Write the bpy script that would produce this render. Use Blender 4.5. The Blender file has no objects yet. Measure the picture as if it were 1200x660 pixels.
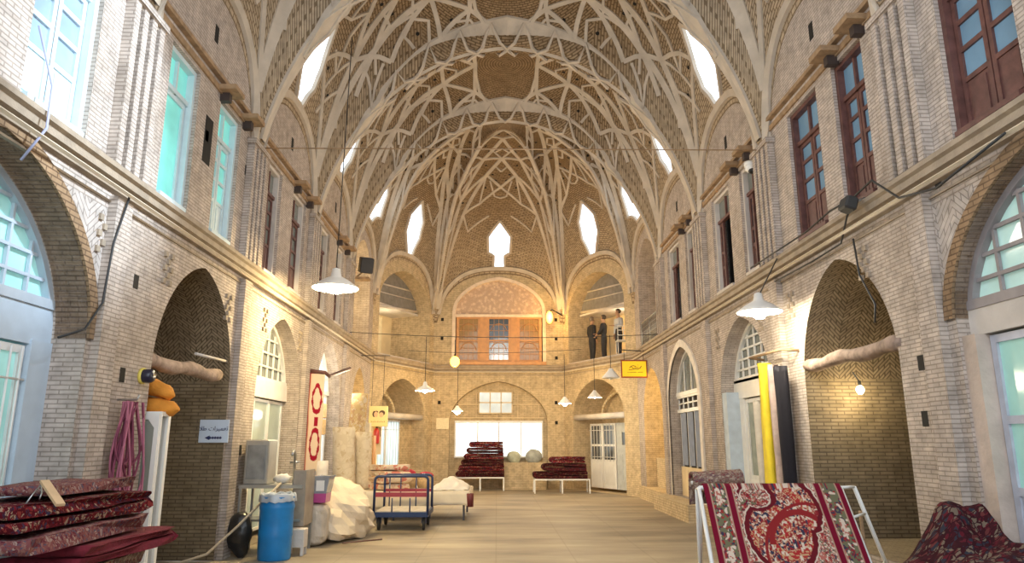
import bpy, math, random
from mathutils import Vector, Matrix, noise
from mathutils.geometry import tessellate_polygon
random.seed(7)
C = bpy.context.scene.collection
PI = math.pi
rad = math.radians
def lerp(a, b, t): return a + (b - a) * t
def clamp(x, a=0., b=1.): return max(a, min(b, x))
def sstep(a, b, x):
    t = clamp((x - a) / (b - a)); return t * t * (3 - 2 * t)

# ------------------------------------------------------------------ camera
FPX = 830.0
TH = rad(12.75); YAW = -math.atan(18 * math.cos(TH) / FPX)
CH = 1.6
cam_d = bpy.data.cameras.new('camera'); cam = bpy.data.objects.new('camera', cam_d); C.objects.link(cam)
cam_d.sensor_width = 36; cam_d.lens = FPX / 1200 * 36; cam_d.clip_end = 300
cam.location = (0, 0, CH); cam.rotation_euler = (PI / 2 + TH, 0, YAW)
bpy.context.scene.camera = cam
_cy, _sy = math.cos(TH), math.sin(TH)
_fw = Vector((math.sin(-YAW) * _cy, math.cos(YAW) * _cy, _sy))
_rt = Vector((math.cos(YAW), math.sin(YAW), 0)); _up = _rt.cross(_fw)
def at(px, py, Y):
    r = _fw + _rt * ((px - 600) / FPX) + _up * ((330 - py) / FPX)
    return Vector((0, 0, CH)) + r * (Y / r.y)

# ------------------------------------------------------------------ mesh builder
WORG = {}
class MB:
    def __init__(s): s.v = []; s.f = []; s.uv = []; s.sm = []; s.col = None
    def face(s, pts, uv=None, smooth=False):
        i = len(s.v); s.v += [Vector(p) for p in pts]
        s.f.append(tuple(range(i, i + len(pts)))); s.uv.append(uv); s.sm.append(smooth)
    def box(s, lo, hi, M=None):
        x0, y0, z0 = lo; x1, y1, z1 = hi
        c = [Vector(p) for p in ((x0,y0,z0),(x1,y0,z0),(x1,y1,z0),(x0,y1,z0),(x0,y0,z1),(x1,y0,z1),(x1,y1,z1),(x0,y1,z1))]
        if M: c = [M @ p for p in c]
        i = len(s.v); s.v += c
        for q in ((0,3,2,1),(4,5,6,7),(0,1,5,4),(1,2,6,5),(2,3,7,6),(3,0,4,7)):
            s.f.append(tuple(i + k for k in q)); s.uv.append(None); s.sm.append(False)
        return s
    def cbox(s, c, d, M=None):
        T = Matrix.Translation(Vector(c))
        if M: T = T @ M
        return s.box([-k / 2 for k in d], [k / 2 for k in d], T)
    def bbox(s, c, d, b, M=None):
        """bevelled box"""
        T = Matrix.Translation(Vector(c))
        if M: T = T @ M
        hx, hy, hz = [k / 2 for k in d]
        rings = []
        for z, k in ((-hz, b), (-hz + b, 0), (hz - b, 0), (hz, b)):
            rr = []
            x, y = hx - k, hy - k
            for sx, sy in ((-1,-1),(1,-1),(1,1),(-1,1)):
                a = (sx * x, sy * (y - b)); e = (sx * (x - b), sy * y)
                rr += ([a, e] if sx * sy < 0 else [e, a])
            # order by angle
            rr.sort(key=lambda p: math.atan2(p[1], p[0]))
            rings.append([T @ Vector((p[0], p[1], z)) for p in rr])
        s.loft(rings, caps=True)
        return s
    def loft(s, rings, caps=False, closed=True, smooth=False, uvs=None):
        i = len(s.v); n = len(rings[0])
        for r in rings: s.v += [Vector(p) for p in r]
        for a in range(len(rings) - 1):
            for b in range(n if closed else n - 1):
                c = (b + 1) % n
                s.f.append((i + a*n + b, i + a*n + c, i + (a+1)*n + c, i + (a+1)*n + b)); s.sm.append(smooth)
                if uvs:
                    u0, u1 = uvs[0][b], uvs[0][b + 1]; v0, v1 = uvs[1][a], uvs[1][a + 1]
                    s.uv.append([(u0, v0), (u1, v0), (u1, v1), (u0, v1)])
                else: s.uv.append(None)
        if caps and closed:
            s.f.append(tuple(i + k for k in reversed(range(n)))); s.uv.append(None); s.sm.append(False)
            s.f.append(tuple(i + (len(rings)-1)*n + k for k in range(n))); s.uv.append(None); s.sm.append(False)
        return s
    def tube(s, pts, r, n=6, caps=True, smooth=True):
        pts = [Vector(p) for p in pts]; rr = r if isinstance(r, (list, tuple)) else [r] * len(pts)
        rings = []; up = None
        L = 0; vv = [0]
        for k in range(1, len(pts)): L += (pts[k] - pts[k-1]).length; vv.append(L)
        for k, p in enumerate(pts):
            t = (pts[min(k+1, len(pts)-1)] - pts[max(k-1, 0)])
            t = t.normalized() if t.length > 1e-9 else Vector((0, 0, 1))
            if up is None:
                up = Vector((0, 0, 1)) if abs(t.z) < .9 else Vector((1, 0, 0))
            a = up - t * up.dot(t)
            if a.length < 1e-4: a = Vector((1, 0, 0)) - t * t.x
            a.normalize(); up = a; b = t.cross(a)
            rings.append([p + (a * math.cos(2*PI*j/n) + b * math.sin(2*PI*j/n)) * rr[k] for j in range(n)])
        us = [2*PI*rr[0]*j/n for j in range(n+1)]
        s.loft(rings, caps=caps, smooth=smooth, uvs=(us, vv)); return s
    def lathe(s, prof, o=(0,0,0), n=20, smooth=True, M=None):
        o = Vector(o); rings = []
        for r, z in prof:
            ring = [Vector((r*math.cos(2*PI*j/n), r*math.sin(2*PI*j/n), z)) for j in range(n)]
            rings.append([(M @ p if M else p) + o for p in ring])
        s.loft(rings, caps=True, smooth=smooth); return s
    def sphere(s, c, r, n=10, m=7, sc=(1,1,1)):
        s.lathe([(max(1e-4, r*math.sin(PI*k/m)), -r*math.cos(PI*k/m)) for k in range(m+1)], c, n, True, Matrix.Diagonal(Vector(sc)).to_3x3()); return s
    def grid(s, fn, nu, nv, uvf=None, smooth=True, skip=None, thick=None):
        i = len(s.v)
        for b in range(nv + 1):
            for a in range(nu + 1): s.v.append(Vector(fn(a/nu, b/nv)))
        for b in range(nv):
            for a in range(nu):
                if skip and skip(a, b): continue
                s.f.append((i+b*(nu+1)+a, i+b*(nu+1)+a+1, i+(b+1)*(nu+1)+a+1, i+(b+1)*(nu+1)+a)); s.sm.append(smooth)
                s.uv.append([uvf(x/nu, y/nv) for x, y in ((a,b),(a+1,b),(a+1,b+1),(a,b+1))] if uvf else None)
        return s
    def add(s, o, M=None):
        i = len(s.v); s.v += [(M @ p if M else p.copy()) for p in o.v]
        s.f += [tuple(i + k for k in f) for f in o.f]; s.uv += list(o.uv); s.sm += list(o.sm); return s
    def build(s, name, mat, parent=None, org=None, M=None, solid=0):
        if M: s.v = [M @ p for p in s.v]
        if org is None:
            if parent is not None: org = WORG.get(parent, Vector())
            else:
                xs = [p.x for p in s.v]; ys = [p.y for p in s.v]; zs = [p.z for p in s.v]
                org = Vector(((min(xs)+max(xs))/2, (min(ys)+max(ys))/2, min(zs)))
        org = Vector(org)
        me = bpy.data.meshes.new(name)
        me.from_pydata([tuple(p - org) for p in s.v], [], s.f)
        ul = me.uv_layers.new(name='UVMap')
        for poly, uv, sm in zip(me.polygons, s.uv, s.sm):
            poly.use_smooth = sm
            if uv is None:
                n = poly.normal; ax = max(range(3), key=lambda k: abs(n[k]))
                uv = []
                for vi in poly.vertices:
                    p = s.v[vi]
                    uv.append((p.y, p.z) if ax == 0 else ((p.x, p.z) if ax == 1 else (p.x, p.y)))
            for li, q in zip(poly.loop_indices, uv): ul.data[li].uv = q
        if mat is not None: me.materials.append(mat)
        if s.col:
            ca = me.color_attributes.new('Col', 'FLOAT_COLOR', 'POINT')
            for k, c in enumerate(s.col): ca.data[k].color = (c[0], c[1], c[2], 1)
        me.validate()
        o = bpy.data.objects.new(name, me); C.objects.link(o)
        if parent is not None:
            o.parent = parent; o.location = org - WORG.get(parent, Vector())
        else: o.location = org
        WORG[o] = org
        if solid:
            md = o.modifiers.new('solid', 'SOLIDIFY'); md.thickness = solid; md.offset = 0
        return o
def tag(o, label=None, cat=None, group=None, kind=None):
    if label: o['label'] = label
    if cat: o['category'] = cat
    if group: o['group'] = group
    if kind: o['kind'] = kind
    return o
def S(o): o['kind'] = 'structure'; return o
def thing(name, loc, label, cat, group=None, kind=None, rz=0):
    o = bpy.data.objects.new(name, None); C.objects.link(o); o.location = loc; o.rotation_euler.z = rz
    o.empty_display_size = .1
    WORG[o] = Vector(loc)
    return tag(o, label, cat, group, kind)
def copy_tree(o, parent=None):
    c = o.copy(); C.objects.link(c)
    if parent is not None: c.parent = parent
    for ch in list(o.children): copy_tree(ch, c)
    return c
def fbm(p, s=1., o=3):
    return noise.fractal(Vector(p) * s, 1.0, 2.0, o)

# ------------------------------------------------------------------ materials
def nm(name):
    m = bpy.data.materials.new(name); m.use_nodes = True; nt = m.node_tree
    b = nt.nodes['Principled BSDF']; return m, nt, b
def mat(name, col, rough=.7, metal=0, var=.12, scale=6, bump=.0, bscale=40, emit=None, es=0, alpha=1, trans=0, spec=None, coord='Object'):
    m, nt, b = nm(name); N = nt.nodes; Lk = nt.links
    tc = N.new('ShaderNodeTexCoord')
    if var > 0:
        n = N.new('ShaderNodeTexNoise'); n.inputs['Scale'].default_value = scale; n.inputs['Detail'].default_value = 5
        Lk.new(tc.outputs[coord], n.inputs['Vector'])
        r = N.new('ShaderNodeValToRGB')
        r.color_ramp.elements[0].position = .3; r.color_ramp.elements[1].position = .7
        r.color_ramp.elements[0].color = [max(0, c * (1 - var)) for c in col[:3]] + [1]
        r.color_ramp.elements[1].color = [min(1, c * (1 + var)) for c in col[:3]] + [1]
        Lk.new(n.outputs['Fac'], r.inputs['Fac']); Lk.new(r.outputs['Color'], b.inputs['Base Color'])
    else: b.inputs['Base Color'].default_value = (*col[:3], 1)
    if bump > 0:
        n2 = N.new('ShaderNodeTexNoise'); n2.inputs['Scale'].default_value = bscale; n2.inputs['Detail'].default_value = 4
        Lk.new(tc.outputs[coord], n2.inputs['Vector'])
        bp = N.new('ShaderNodeBump'); bp.inputs['Strength'].default_value = bump; bp.inputs['Distance'].default_value = .02
        Lk.new(n2.outputs['Fac'], bp.inputs['Height']); Lk.new(bp.outputs['Normal'], b.inputs['Normal'])
    b.inputs['Roughness'].default_value = rough; b.inputs['Metallic'].default_value = metal
    if emit: b.inputs['Emission Color'].default_value = (*emit, 1); b.inputs['Emission Strength'].default_value = es
    if alpha < 1: b.inputs['Alpha'].default_value = alpha
    if trans: b.inputs['Transmission Weight'].default_value = trans
    if spec is not None: b.inputs['Specular IOR Level'].default_value = spec
    return m
def brick_mat(name, c1, c2, mortar, bw=.18, rh=.043, mort=.007, stain=(.25,.19,.13), stain_amt=.5, low_dark=0, bump=.6, rot=0, zig=False, patch=None):
    m, nt, b = nm(name); N = nt.nodes; Lk = nt.links
    tc = N.new('ShaderNodeTexCoord'); br = N.new('ShaderNodeTexBrick')
    vec = tc.outputs['UV']
    mp = N.new('ShaderNodeMapping'); mp.inputs['Rotation'].default_value = (0, 0, rot); Lk.new(vec, mp.inputs['Vector']); vec = mp.outputs['Vector']
    if zig:   # herringbone-like zig-zag courses
        sx = N.new('ShaderNodeSeparateXYZ'); Lk.new(vec, sx.inputs[0])
        pp = N.new('ShaderNodeMath'); pp.operation = 'PINGPONG'; pp.inputs[1].default_value = .24; Lk.new(sx.outputs[0], pp.inputs[0])
        ad = N.new('ShaderNodeMath'); ad.operation = 'ADD'; Lk.new(sx.outputs[1], ad.inputs[0]); Lk.new(pp.outputs[0], ad.inputs[1])
        cx_ = N.new('ShaderNodeCombineXYZ'); Lk.new(sx.outputs[0], cx_.inputs[0]); Lk.new(ad.outputs[0], cx_.inputs[1]); vec = cx_.outputs[0]
    Lk.new(vec, br.inputs['Vector'])
    br.inputs['Scale'].default_value = 1; br.inputs['Brick Width'].default_value = bw; br.inputs['Row Height'].default_value = rh
    br.inputs['Mortar Size'].default_value = mort; br.inputs['Mortar Smooth'].default_value = .2
    br.inputs['Color1'].default_value = (*c1, 1); br.inputs['Color2'].default_value = (*c2, 1); br.inputs['Mortar'].default_value = (*mortar, 1)
    n = N.new('ShaderNodeTexNoise'); n.inputs['Scale'].default_value = .9; n.inputs['Detail'].default_value = 6; n.inputs['Roughness'].default_value = .65
    geo = N.new('ShaderNodeNewGeometry'); Lk.new(geo.outputs['Position'], n.inputs['Vector'])
    rp = N.new('ShaderNodeValToRGB'); rp.color_ramp.elements[0].position = .45; rp.color_ramp.elements[1].position = .75
    rp.color_ramp.elements[0].color = (0,0,0,1); rp.color_ramp.elements[1].color = (stain_amt,)*3 + (1,)
    Lk.new(n.outputs['Fac'], rp.inputs['Fac'])
    mx = N.new('ShaderNodeMixRGB'); mx.blend_type = 'MIX'; Lk.new(rp.outputs['Color'], mx.inputs['Fac'])
    Lk.new(br.outputs['Color'], mx.inputs['Color1']); mx.inputs['Color2'].default_value = (*stain, 1)
    out = mx.outputs['Color']
    n3 = N.new('ShaderNodeTexNoise'); n3.inputs['Scale'].default_value = 7; n3.inputs['Detail'].default_value = 5; Lk.new(geo.outputs['Position'], n3.inputs['Vector'])
    mv = N.new('ShaderNodeMapRange'); mv.inputs['From Min'].default_value = .3; mv.inputs['From Max'].default_value = .7; mv.inputs['To Min'].default_value = .78; mv.inputs['To Max'].default_value = 1.15
    Lk.new(n3.outputs['Fac'], mv.inputs['Value'])
    mm = N.new('ShaderNodeMixRGB'); mm.blend_type = 'MULTIPLY'; mm.inputs['Fac'].default_value = 1; Lk.new(out, mm.inputs['Color1']); Lk.new(mv.outputs['Result'], mm.inputs['Color2']); out = mm.outputs['Color']
    if patch:
        n4 = N.new('ShaderNodeTexNoise'); n4.inputs['Scale'].default_value = .55; n4.inputs['Detail'].default_value = 7; Lk.new(geo.outputs['Position'], n4.inputs['Vector'])
        r4 = N.new('ShaderNodeValToRGB'); r4.color_ramp.elements[0].position = .5; r4.color_ramp.elements[1].position = .56; Lk.new(n4.outputs['Fac'], r4.inputs['Fac'])
        m4 = N.new('ShaderNodeMixRGB'); Lk.new(r4.outputs['Color'], m4.inputs['Fac']); Lk.new(out, m4.inputs['Color1']); m4.inputs['Color2'].default_value = (*patch, 1); out = m4.outputs['Color']
    if name == 'vault_ring_brick':   # recess shade painted into browner crowns, paler haunches
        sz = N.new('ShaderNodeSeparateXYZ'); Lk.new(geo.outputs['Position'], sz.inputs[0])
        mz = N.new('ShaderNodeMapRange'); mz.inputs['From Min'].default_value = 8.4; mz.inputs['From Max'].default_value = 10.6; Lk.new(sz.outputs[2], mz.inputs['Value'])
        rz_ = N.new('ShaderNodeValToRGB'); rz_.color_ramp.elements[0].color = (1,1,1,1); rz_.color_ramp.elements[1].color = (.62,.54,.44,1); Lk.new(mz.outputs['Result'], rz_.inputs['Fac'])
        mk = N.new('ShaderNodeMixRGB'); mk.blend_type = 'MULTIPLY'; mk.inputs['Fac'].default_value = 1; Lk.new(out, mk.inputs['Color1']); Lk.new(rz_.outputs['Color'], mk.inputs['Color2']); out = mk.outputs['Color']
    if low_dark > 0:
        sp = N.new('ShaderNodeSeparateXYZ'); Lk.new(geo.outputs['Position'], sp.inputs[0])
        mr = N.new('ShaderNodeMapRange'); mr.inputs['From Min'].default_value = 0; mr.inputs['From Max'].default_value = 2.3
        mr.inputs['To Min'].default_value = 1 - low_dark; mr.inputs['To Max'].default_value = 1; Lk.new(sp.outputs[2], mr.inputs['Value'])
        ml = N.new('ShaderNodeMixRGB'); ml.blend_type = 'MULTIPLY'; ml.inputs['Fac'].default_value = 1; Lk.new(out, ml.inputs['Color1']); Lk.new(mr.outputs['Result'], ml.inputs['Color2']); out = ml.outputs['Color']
    Lk.new(out, b.inputs['Base Color']); b.inputs['Roughness'].default_value = .9; b.inputs['Specular IOR Level'].default_value = .15
    bp = N.new('ShaderNodeBump'); bp.inputs['Strength'].default_value = bump; bp.inputs['Distance'].default_value = .012; bp.invert = True
    ad2 = N.new('ShaderNodeMath'); ad2.operation = 'MULTIPLY_ADD'; Lk.new(n3.outputs['Fac'], ad2.inputs[0]); ad2.inputs[1].default_value = -.6; Lk.new(br.outputs['Fac'], ad2.inputs[2])
    Lk.new(ad2.outputs[0], bp.inputs['Height']); Lk.new(bp.outputs['Normal'], b.inputs['Normal'])
    return m
M = {}
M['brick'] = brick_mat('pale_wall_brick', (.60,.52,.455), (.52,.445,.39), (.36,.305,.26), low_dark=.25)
M['brick_warm'] = brick_mat('ochre_wall_brick', (.64,.51,.33), (.57,.45,.285), (.43,.33,.20), stain_amt=.35, bw=.2, rh=.055, bump=.4)
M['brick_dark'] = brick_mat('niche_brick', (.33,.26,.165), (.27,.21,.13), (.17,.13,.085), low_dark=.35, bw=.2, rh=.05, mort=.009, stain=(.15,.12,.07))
M['brick_zig'] = brick_mat('herringbone_niche_brick', (.36,.28,.18), (.28,.21,.13), (.12,.09,.055), bw=.16, rh=.055, mort=.010, zig=True)
M['brick_zigpale'] = brick_mat('herringbone_wall_brick', (.56,.5,.45), (.48,.42,.38), (.3,.26,.23), bw=.2, rh=.075, zig=True)
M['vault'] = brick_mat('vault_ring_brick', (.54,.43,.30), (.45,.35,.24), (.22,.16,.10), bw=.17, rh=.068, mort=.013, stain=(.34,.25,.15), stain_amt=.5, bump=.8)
M['rib'] = mat('vault_plaster_rib', (.54,.465,.375), .85, var=.14, scale=3, bump=.3, bscale=25, coord='Object')
M['plaster'] = mat('aged_wall_plaster', (.62,.57,.52), .9, var=.16, scale=2.2, bump=.3, bscale=18)
M['plaster_pink'] = mat('pink_patched_plaster', (.55,.45,.38), .9, var=.22, scale=3, bump=.5, bscale=14)
M['plaster_warm'] = mat('warm_cream_plaster', (.74,.60,.38), .9, var=.12, scale=2, bump=.2)
M['arch_edge'] = brick_mat('arch_soffit_brick', (.36,.24,.14), (.29,.19,.11), (.16,.10,.06), bw=.16, rh=.05)
M['groove'] = mat('brown_shade_groove', (.17,.12,.08), .95, var=.3, scale=12, bump=.3)  # dark brown paints the shade between the pilaster shafts
M['molding'] = mat('moulded_string_course', (.36,.29,.215), .85, var=.18, scale=5, bump=.3)
M['pipe'] = mat('cream_painted_pipe', (.64,.55,.42), .5, var=.08)
M['wood_brown'] = mat('dark_red_brown_wood', (.13,.055,.045), .5, var=.3, scale=9, bump=.15)
M['wood_dark'] = mat('blackened_wood', (.045,.03,.025), .6, var=.3)
M['wood_orange'] = mat('varnished_honey_wood', (.55,.27,.09), .45, var=.15)
M['wood_teal'] = mat('pale_blue_painted_wood', (.60,.72,.76), .5, var=.06)
M['frame_grey'] = mat('blue_grey_painted_frame', (.48,.55,.62), .5, var=.06)
M['frame_white'] = mat('white_painted_steel', (.78,.78,.76), .4, var=.05)
M['beam'] = mat('weathered_lintel_wood', (.34,.22,.12), .8, var=.3, scale=8, bump=.4)
M['log'] = mat('rough_bark_log', (.34,.25,.20), .9, var=.4, scale=7, bump=.7, bscale=20)
M['black'] = mat('black_hole_void', (.012,.01,.008), .9, var=0)
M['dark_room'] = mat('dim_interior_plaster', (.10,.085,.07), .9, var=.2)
M['cable'] = mat('black_rubber_cable', (.03,.03,.03), .6, var=0)
M['metal_grey'] = mat('brushed_grey_sheet_metal', (.42,.42,.40), .35, metal=.6, var=.15, scale=4)
M['chrome'] = mat('dull_steel', (.5,.5,.5), .3, metal=.9, var=.1)
M['white_en'] = mat('white_enamel', (.85,.84,.80), .3, var=.03)
M['yellow_bulb'] = mat('glowing_amber_bulb', (1,.6,.1), .5, var=0, emit=(1,.42,.05), es=9)
M['white_bulb'] = mat('glowing_white_bulb', (1,1,.9), .5, var=0, emit=(1,.93,.72), es=60)
M['warm_bulb'] = mat('glowing_warm_bulb', (1,.9,.6), .5, var=0, emit=(1,.80,.42), es=90)
M['shade_lit'] = mat('lit_white_shade_inside', (.95,.93,.88), .5, var=0, emit=(1,.9,.65), es=3.5)

def glass_mat(name, tint, alpha, rough=.08, em=0):
    m, nt, b = nm(name); N = nt.nodes; Lk = nt.links
    tc = N.new('ShaderNodeTexCoord'); n = N.new('ShaderNodeTexNoise'); n.inputs['Scale'].default_value = 1.3; n.inputs['Detail'].default_value = 4
    Lk.new(tc.outputs['Object'], n.inputs['Vector'])
    r = N.new('ShaderNodeValToRGB'); r.color_ramp.elements[0].position = .3; r.color_ramp.elements[1].position = .7
    r.color_ramp.elements[0].color = [c * .75 for c in tint] + [1]; r.color_ramp.elements[1].color = [min(1, c * 1.15) for c in tint] + [1]
    Lk.new(n.outputs['Fac'], r.inputs['Fac']); Lk.new(r.outputs['Color'], b.inputs['Base Color'])
    if em: Lk.new(r.outputs['Color'], b.inputs['Emission Color']); b.inputs['Emission Strength'].default_value = em
    b.inputs['Roughness'].default_value = rough; b.inputs['Alpha'].default_value = alpha
    b.inputs['Specular IOR Level'].default_value = .8
    return m
M['glass_teal'] = glass_mat('turquoise_window_glass', (.42,.78,.74), .9, em=.28)
M['glass_aqua'] = glass_mat('aqua_window_glass', (.25,.80,.72), .95, em=.4)
M['glass_blue'] = glass_mat('pale_blue_window_glass', (.38,.52,.70), .9, em=.12)
M['glass_sky'] = glass_mat('painted_sky_reflection_glass', (.17,.30,.42), .95, em=.22)  # sky reflection put into the pane as blue tint and faint glow
M['glass_dark'] = glass_mat('dark_window_glass', (.10,.12,.14), .85)
M['glass_grey'] = glass_mat('dusty_grey_glass', (.26,.28,.26), .8, em=.04)
M['glass_bright'] = glass_mat('daylit_window_glass', (.80,.92,1.0), .95, em=1.6)
M['glass_amber'] = glass_mat('amber_lit_glass', (.42,.26,.10), .9, em=.12)
M['glass_clear'] = glass_mat('clear_shop_glass', (.55,.75,.72), .35)
M['curtain_blue'] = mat('blue_grey_curtain', (.27,.31,.40), .9, var=.1)
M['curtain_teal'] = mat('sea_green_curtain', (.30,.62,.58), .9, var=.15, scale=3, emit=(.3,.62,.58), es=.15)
M['void_blue'] = mat('navy_interior', (.03,.05,.12), .9, var=0)

# floor
def floor_mat():
    m, nt, b = nm('worn_stone_floor'); N = nt.nodes; Lk = nt.links
    g = N.new('ShaderNodeNewGeometry')
    mp = N.new('ShaderNodeMapping'); mp.inputs['Scale'].default_value = (.35, 1.2, 1); Lk.new(g.outputs['Position'], mp.inputs['Vector'])
    n = N.new('ShaderNodeTexNoise'); n.inputs['Scale'].default_value = 1.1; n.inputs['Detail'].default_value = 8; n.inputs['Roughness'].default_value = .62; Lk.new(mp.outputs[0], n.inputs['Vector'])
    r = N.new('ShaderNodeValToRGB'); e = r.color_ramp.elements
    e[0].position = .3; e[0].color = (.12,.095,.065,1); e[1].position = .72; e[1].color = (.44,.37,.27,1)
    q = e.new(.5); q.color = (.29,.235,.165,1)
    Lk.new(n.outputs['Fac'], r.inputs['Fac'])
    br = N.new('ShaderNodeTexBrick'); br.inputs['Scale'].default_value = 1; br.inputs['Brick Width'].default_value = 1.1; br.inputs['Row Height'].default_value = 1.1; br.offset = 0
    br.inputs['Mortar Size'].default_value = .012; br.inputs['Color1'].default_value = (1,1,1,1); br.inputs['Color2'].default_value = (.9,.9,.9,1); br.inputs['Mortar'].default_value = (.62,.6,.56,1)
    Lk.new(g.outputs['Position'], br.inputs['Vector'])
    mx = N.new('ShaderNodeMixRGB'); mx.blend_type = 'MULTIPLY'; mx.inputs['Fac'].default_value = .4; Lk.new(r.outputs['Color'], mx.inputs['Color1']); Lk.new(br.outputs['Color'], mx.inputs['Color2'])
    Lk.new(mx.outputs['Color'], b.inputs['Base Color'])
    rr = N.new('ShaderNodeMapRange'); rr.inputs['To Min'].default_value = .42; rr.inputs['To Max'].default_value = .75; Lk.new(n.outputs['Fac'], rr.inputs['Value']); Lk.new(rr.outputs['Result'], b.inputs['Roughness'])
    bp = N.new('ShaderNodeBump'); bp.inputs['Strength'].default_value = .2; bp.inputs['Distance'].default_value = .01; Lk.new(n.outputs['Fac'], bp.inputs['Height']); Lk.new(bp.outputs['Normal'], b.inputs['Normal'])
    return m
M['floor'] = floor_mat()

# ------------------------------------------------------------------ plan
XL, XR = -3.88, 4.27; CX = (XL + XR) / 2
YB = 25.6
LP = [-4.1, -.4, 3.3, 7.0, 10.7, 14.4, 18.1, 21.9]
RP = [-4.35, -.65, 3.05, 6.75, 10.5, 14.2, 17.9, 21.6]
CLA, CLB = Vector((XL, 21.9)), Vector((-2.3, YB))
CRA, CRB = Vector((XR, 21.6)), Vector((2.42, YB))
Z0, ZSTR = 5.8, 4.15
ZP, ZM, ZL = 10.2, 10.85, 7.65      # crown at the cross arches, at the bay centres, crest of the wall arches
class Frame:
    def __init__(s, o, d, n): s.o = Vector((o[0], o[1])); s.d = Vector(d).normalized(); s.n = Vector(n).normalized()
    def __call__(s, a, z, d=0):
        p = s.o + s.d * a + s.n * d; return Vector((p.x, p.y, z))
FL = Frame((XL, 0), (0, 1), (-1, 0)); FR = Frame((XR, 0), (0, 1), (1, 0))
def fr2(a, b):
    d = (b - a).normalized(); n = Vector((-d.y, d.x))
    mid = (a + b) / 2
    if (mid + n - Vector((CX, 18))).length < (mid - Vector((CX, 18))).length: n = -n
    return Frame(a, d, n), (b - a).length
FCL, WCL = fr2(CLA, CLB); FCR, WCR = fr2(CRA, CRB); FB, WB = fr2(CLB, CRB)
def archz(u, zs, za):
    u = clamp(abs(u)); return zs + (za - zs) * (.86 * math.sqrt(max(0, 1 - u*u)) + .14 * (1 - u))
def arch_pts(s0, s1, z0, zs, za, n=14):
    m, h = (s0+s1)/2, (s1-s0)/2; pts = [(s0, z0)]
    for k in range(2*n + 1):
        a = PI * (1 - k/(2*n)); u = math.cos(a); pts.append((m + h*u, archz(u, zs, za)))
    pts.append((s1, z0)); return pts
def rect_pts(s0, s1, z0, z1): return [(s0,z0),(s0,z1),(s1,z1),(s1,z0)]
def plate(mb, F, outer, holes=(), d=0):
    """flat wall face with holes, plus its reveals"""
    polys = [[Vector((a, z, 0)) for a, z in outer]] + [[Vector((a, z, 0)) for a, z in h[0]] for h in holes]
    flat = [p for q in polys for p in q]
    for t in tessellate_polygon(polys):
        mb.face([F(flat[i].x, flat[i].y, d) for i in t], [(flat[i].x, flat[i].y) for i in t])
def reveal(mb, F, pts, d0, d1, closed=False, uoff=0):
    L = 0
    n = len(pts)
    for k in range(n if closed else n - 1):
        a, b = pts[k], pts[(k+1) % n]; l = math.hypot(b[0]-a[0], b[1]-a[1])
        mb.face([F(*a, d0), F(*b, d0), F(*b, d1), F(*a, d1)], [(d0, L), (d0, L+l), (d1, L+l), (d1, L)]); L += l
def fbox(mb, F, a0, a1, z0, z1, d0, d1):
    P = [F(a0,z0,d0),F(a1,z0,d0),F(a1,z0,d1),F(a0,z0,d1),F(a0,z1,d0),F(a1,z1,d0),F(a1,z1,d1),F(a0,z1,d1)]
    i = len(mb.v); mb.v += P
    fs = [((0,3,2,1),None),((4,5,6,7),None),((0,1,5,4),[(a0,z0),(a1,z0),(a1,z1),(a0,z1)]),((1,2,6,5),[(d0,z0),(d1,z0),(d1,z1),(d0,z1)]),((2,3,7,6),[(a1,z0),(a0,z0),(a0,z1),(a1,z1)]),((3,0,4,7),[(d1,z0),(d0,z0),(d0,z1),(d1,z1)])]
    for q, uv in fs:
        if uv is None: uv = [(a0,d0),(a0,d1),(a1,d1),(a1,d0)] if q[0]==0 else [(a0,d0),(a1,d0),(a1,d1),(a0,d1)]
        mb.f.append(tuple(i+k for k in q)); mb.uv.append(uv); mb.sm.append(False)
def wprof(t, e=.93):
    t = clamp(abs(t) / e); return math.sqrt(max(0, 1 - t**2.6))
def ring_top(a0, a1, n=20, e=.93):
    """wall crest below the vault, from a0 to a1"""
    return [(lerp(a0, a1, k/n), Z0 + (ZL - Z0) * wprof(2*k/n - 1, e) + .03) for k in range(n + 1)]

# ------------------------------------------------------------------ walls
NT = [0]
def trim(mb, m):
    NT[0] += 1; return S(mb.build('trim_%d' % NT[0], m))
# lower openings: (s0, s1, z0, zspring, zapex, depth)
L_low = [(3.75, 6.72, 0, 2.55, 4.0, .55), (8.05, 10.42, 0, 2.45, 3.85, 2.6), (11.55, 14.15, 0, 2.35, 3.78, .5), (15.35, 17.8, 0, 2.35, 3.85, .5), (19.2, 21.2, 0, 2.35, 3.65, 1.2)]
R_low = [(3.4, 6.42, .35, 2.72, 4.0, .5), (7.42, 9.78, .35, 2.45, 3.85, 2.6), (11.0, 13.55, .35, 2.45, 3.75, .5), (15.0, 17.6, .35, 2.5, 3.75, .35), (18.45, 20.8, .35, 2.35, 3.6, 1.6)]
def W_up(p): return [(p[0], p[1], 4.36, 6.28)]
L_up = [(3.9,4.8),(5.35,6.28),(7.7,8.5),(9.2,10.0),(11.4,12.12),(12.85,13.75),(15.1,15.85),(16.6,17.4)]
R_up = [(3.7,4.6),(5.15,6.1),(7.45,8.2),(8.65,9.6),(11.02,11.75),(12.35,13.4),(14.78,15.48),(16.05,17.15)]
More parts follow.
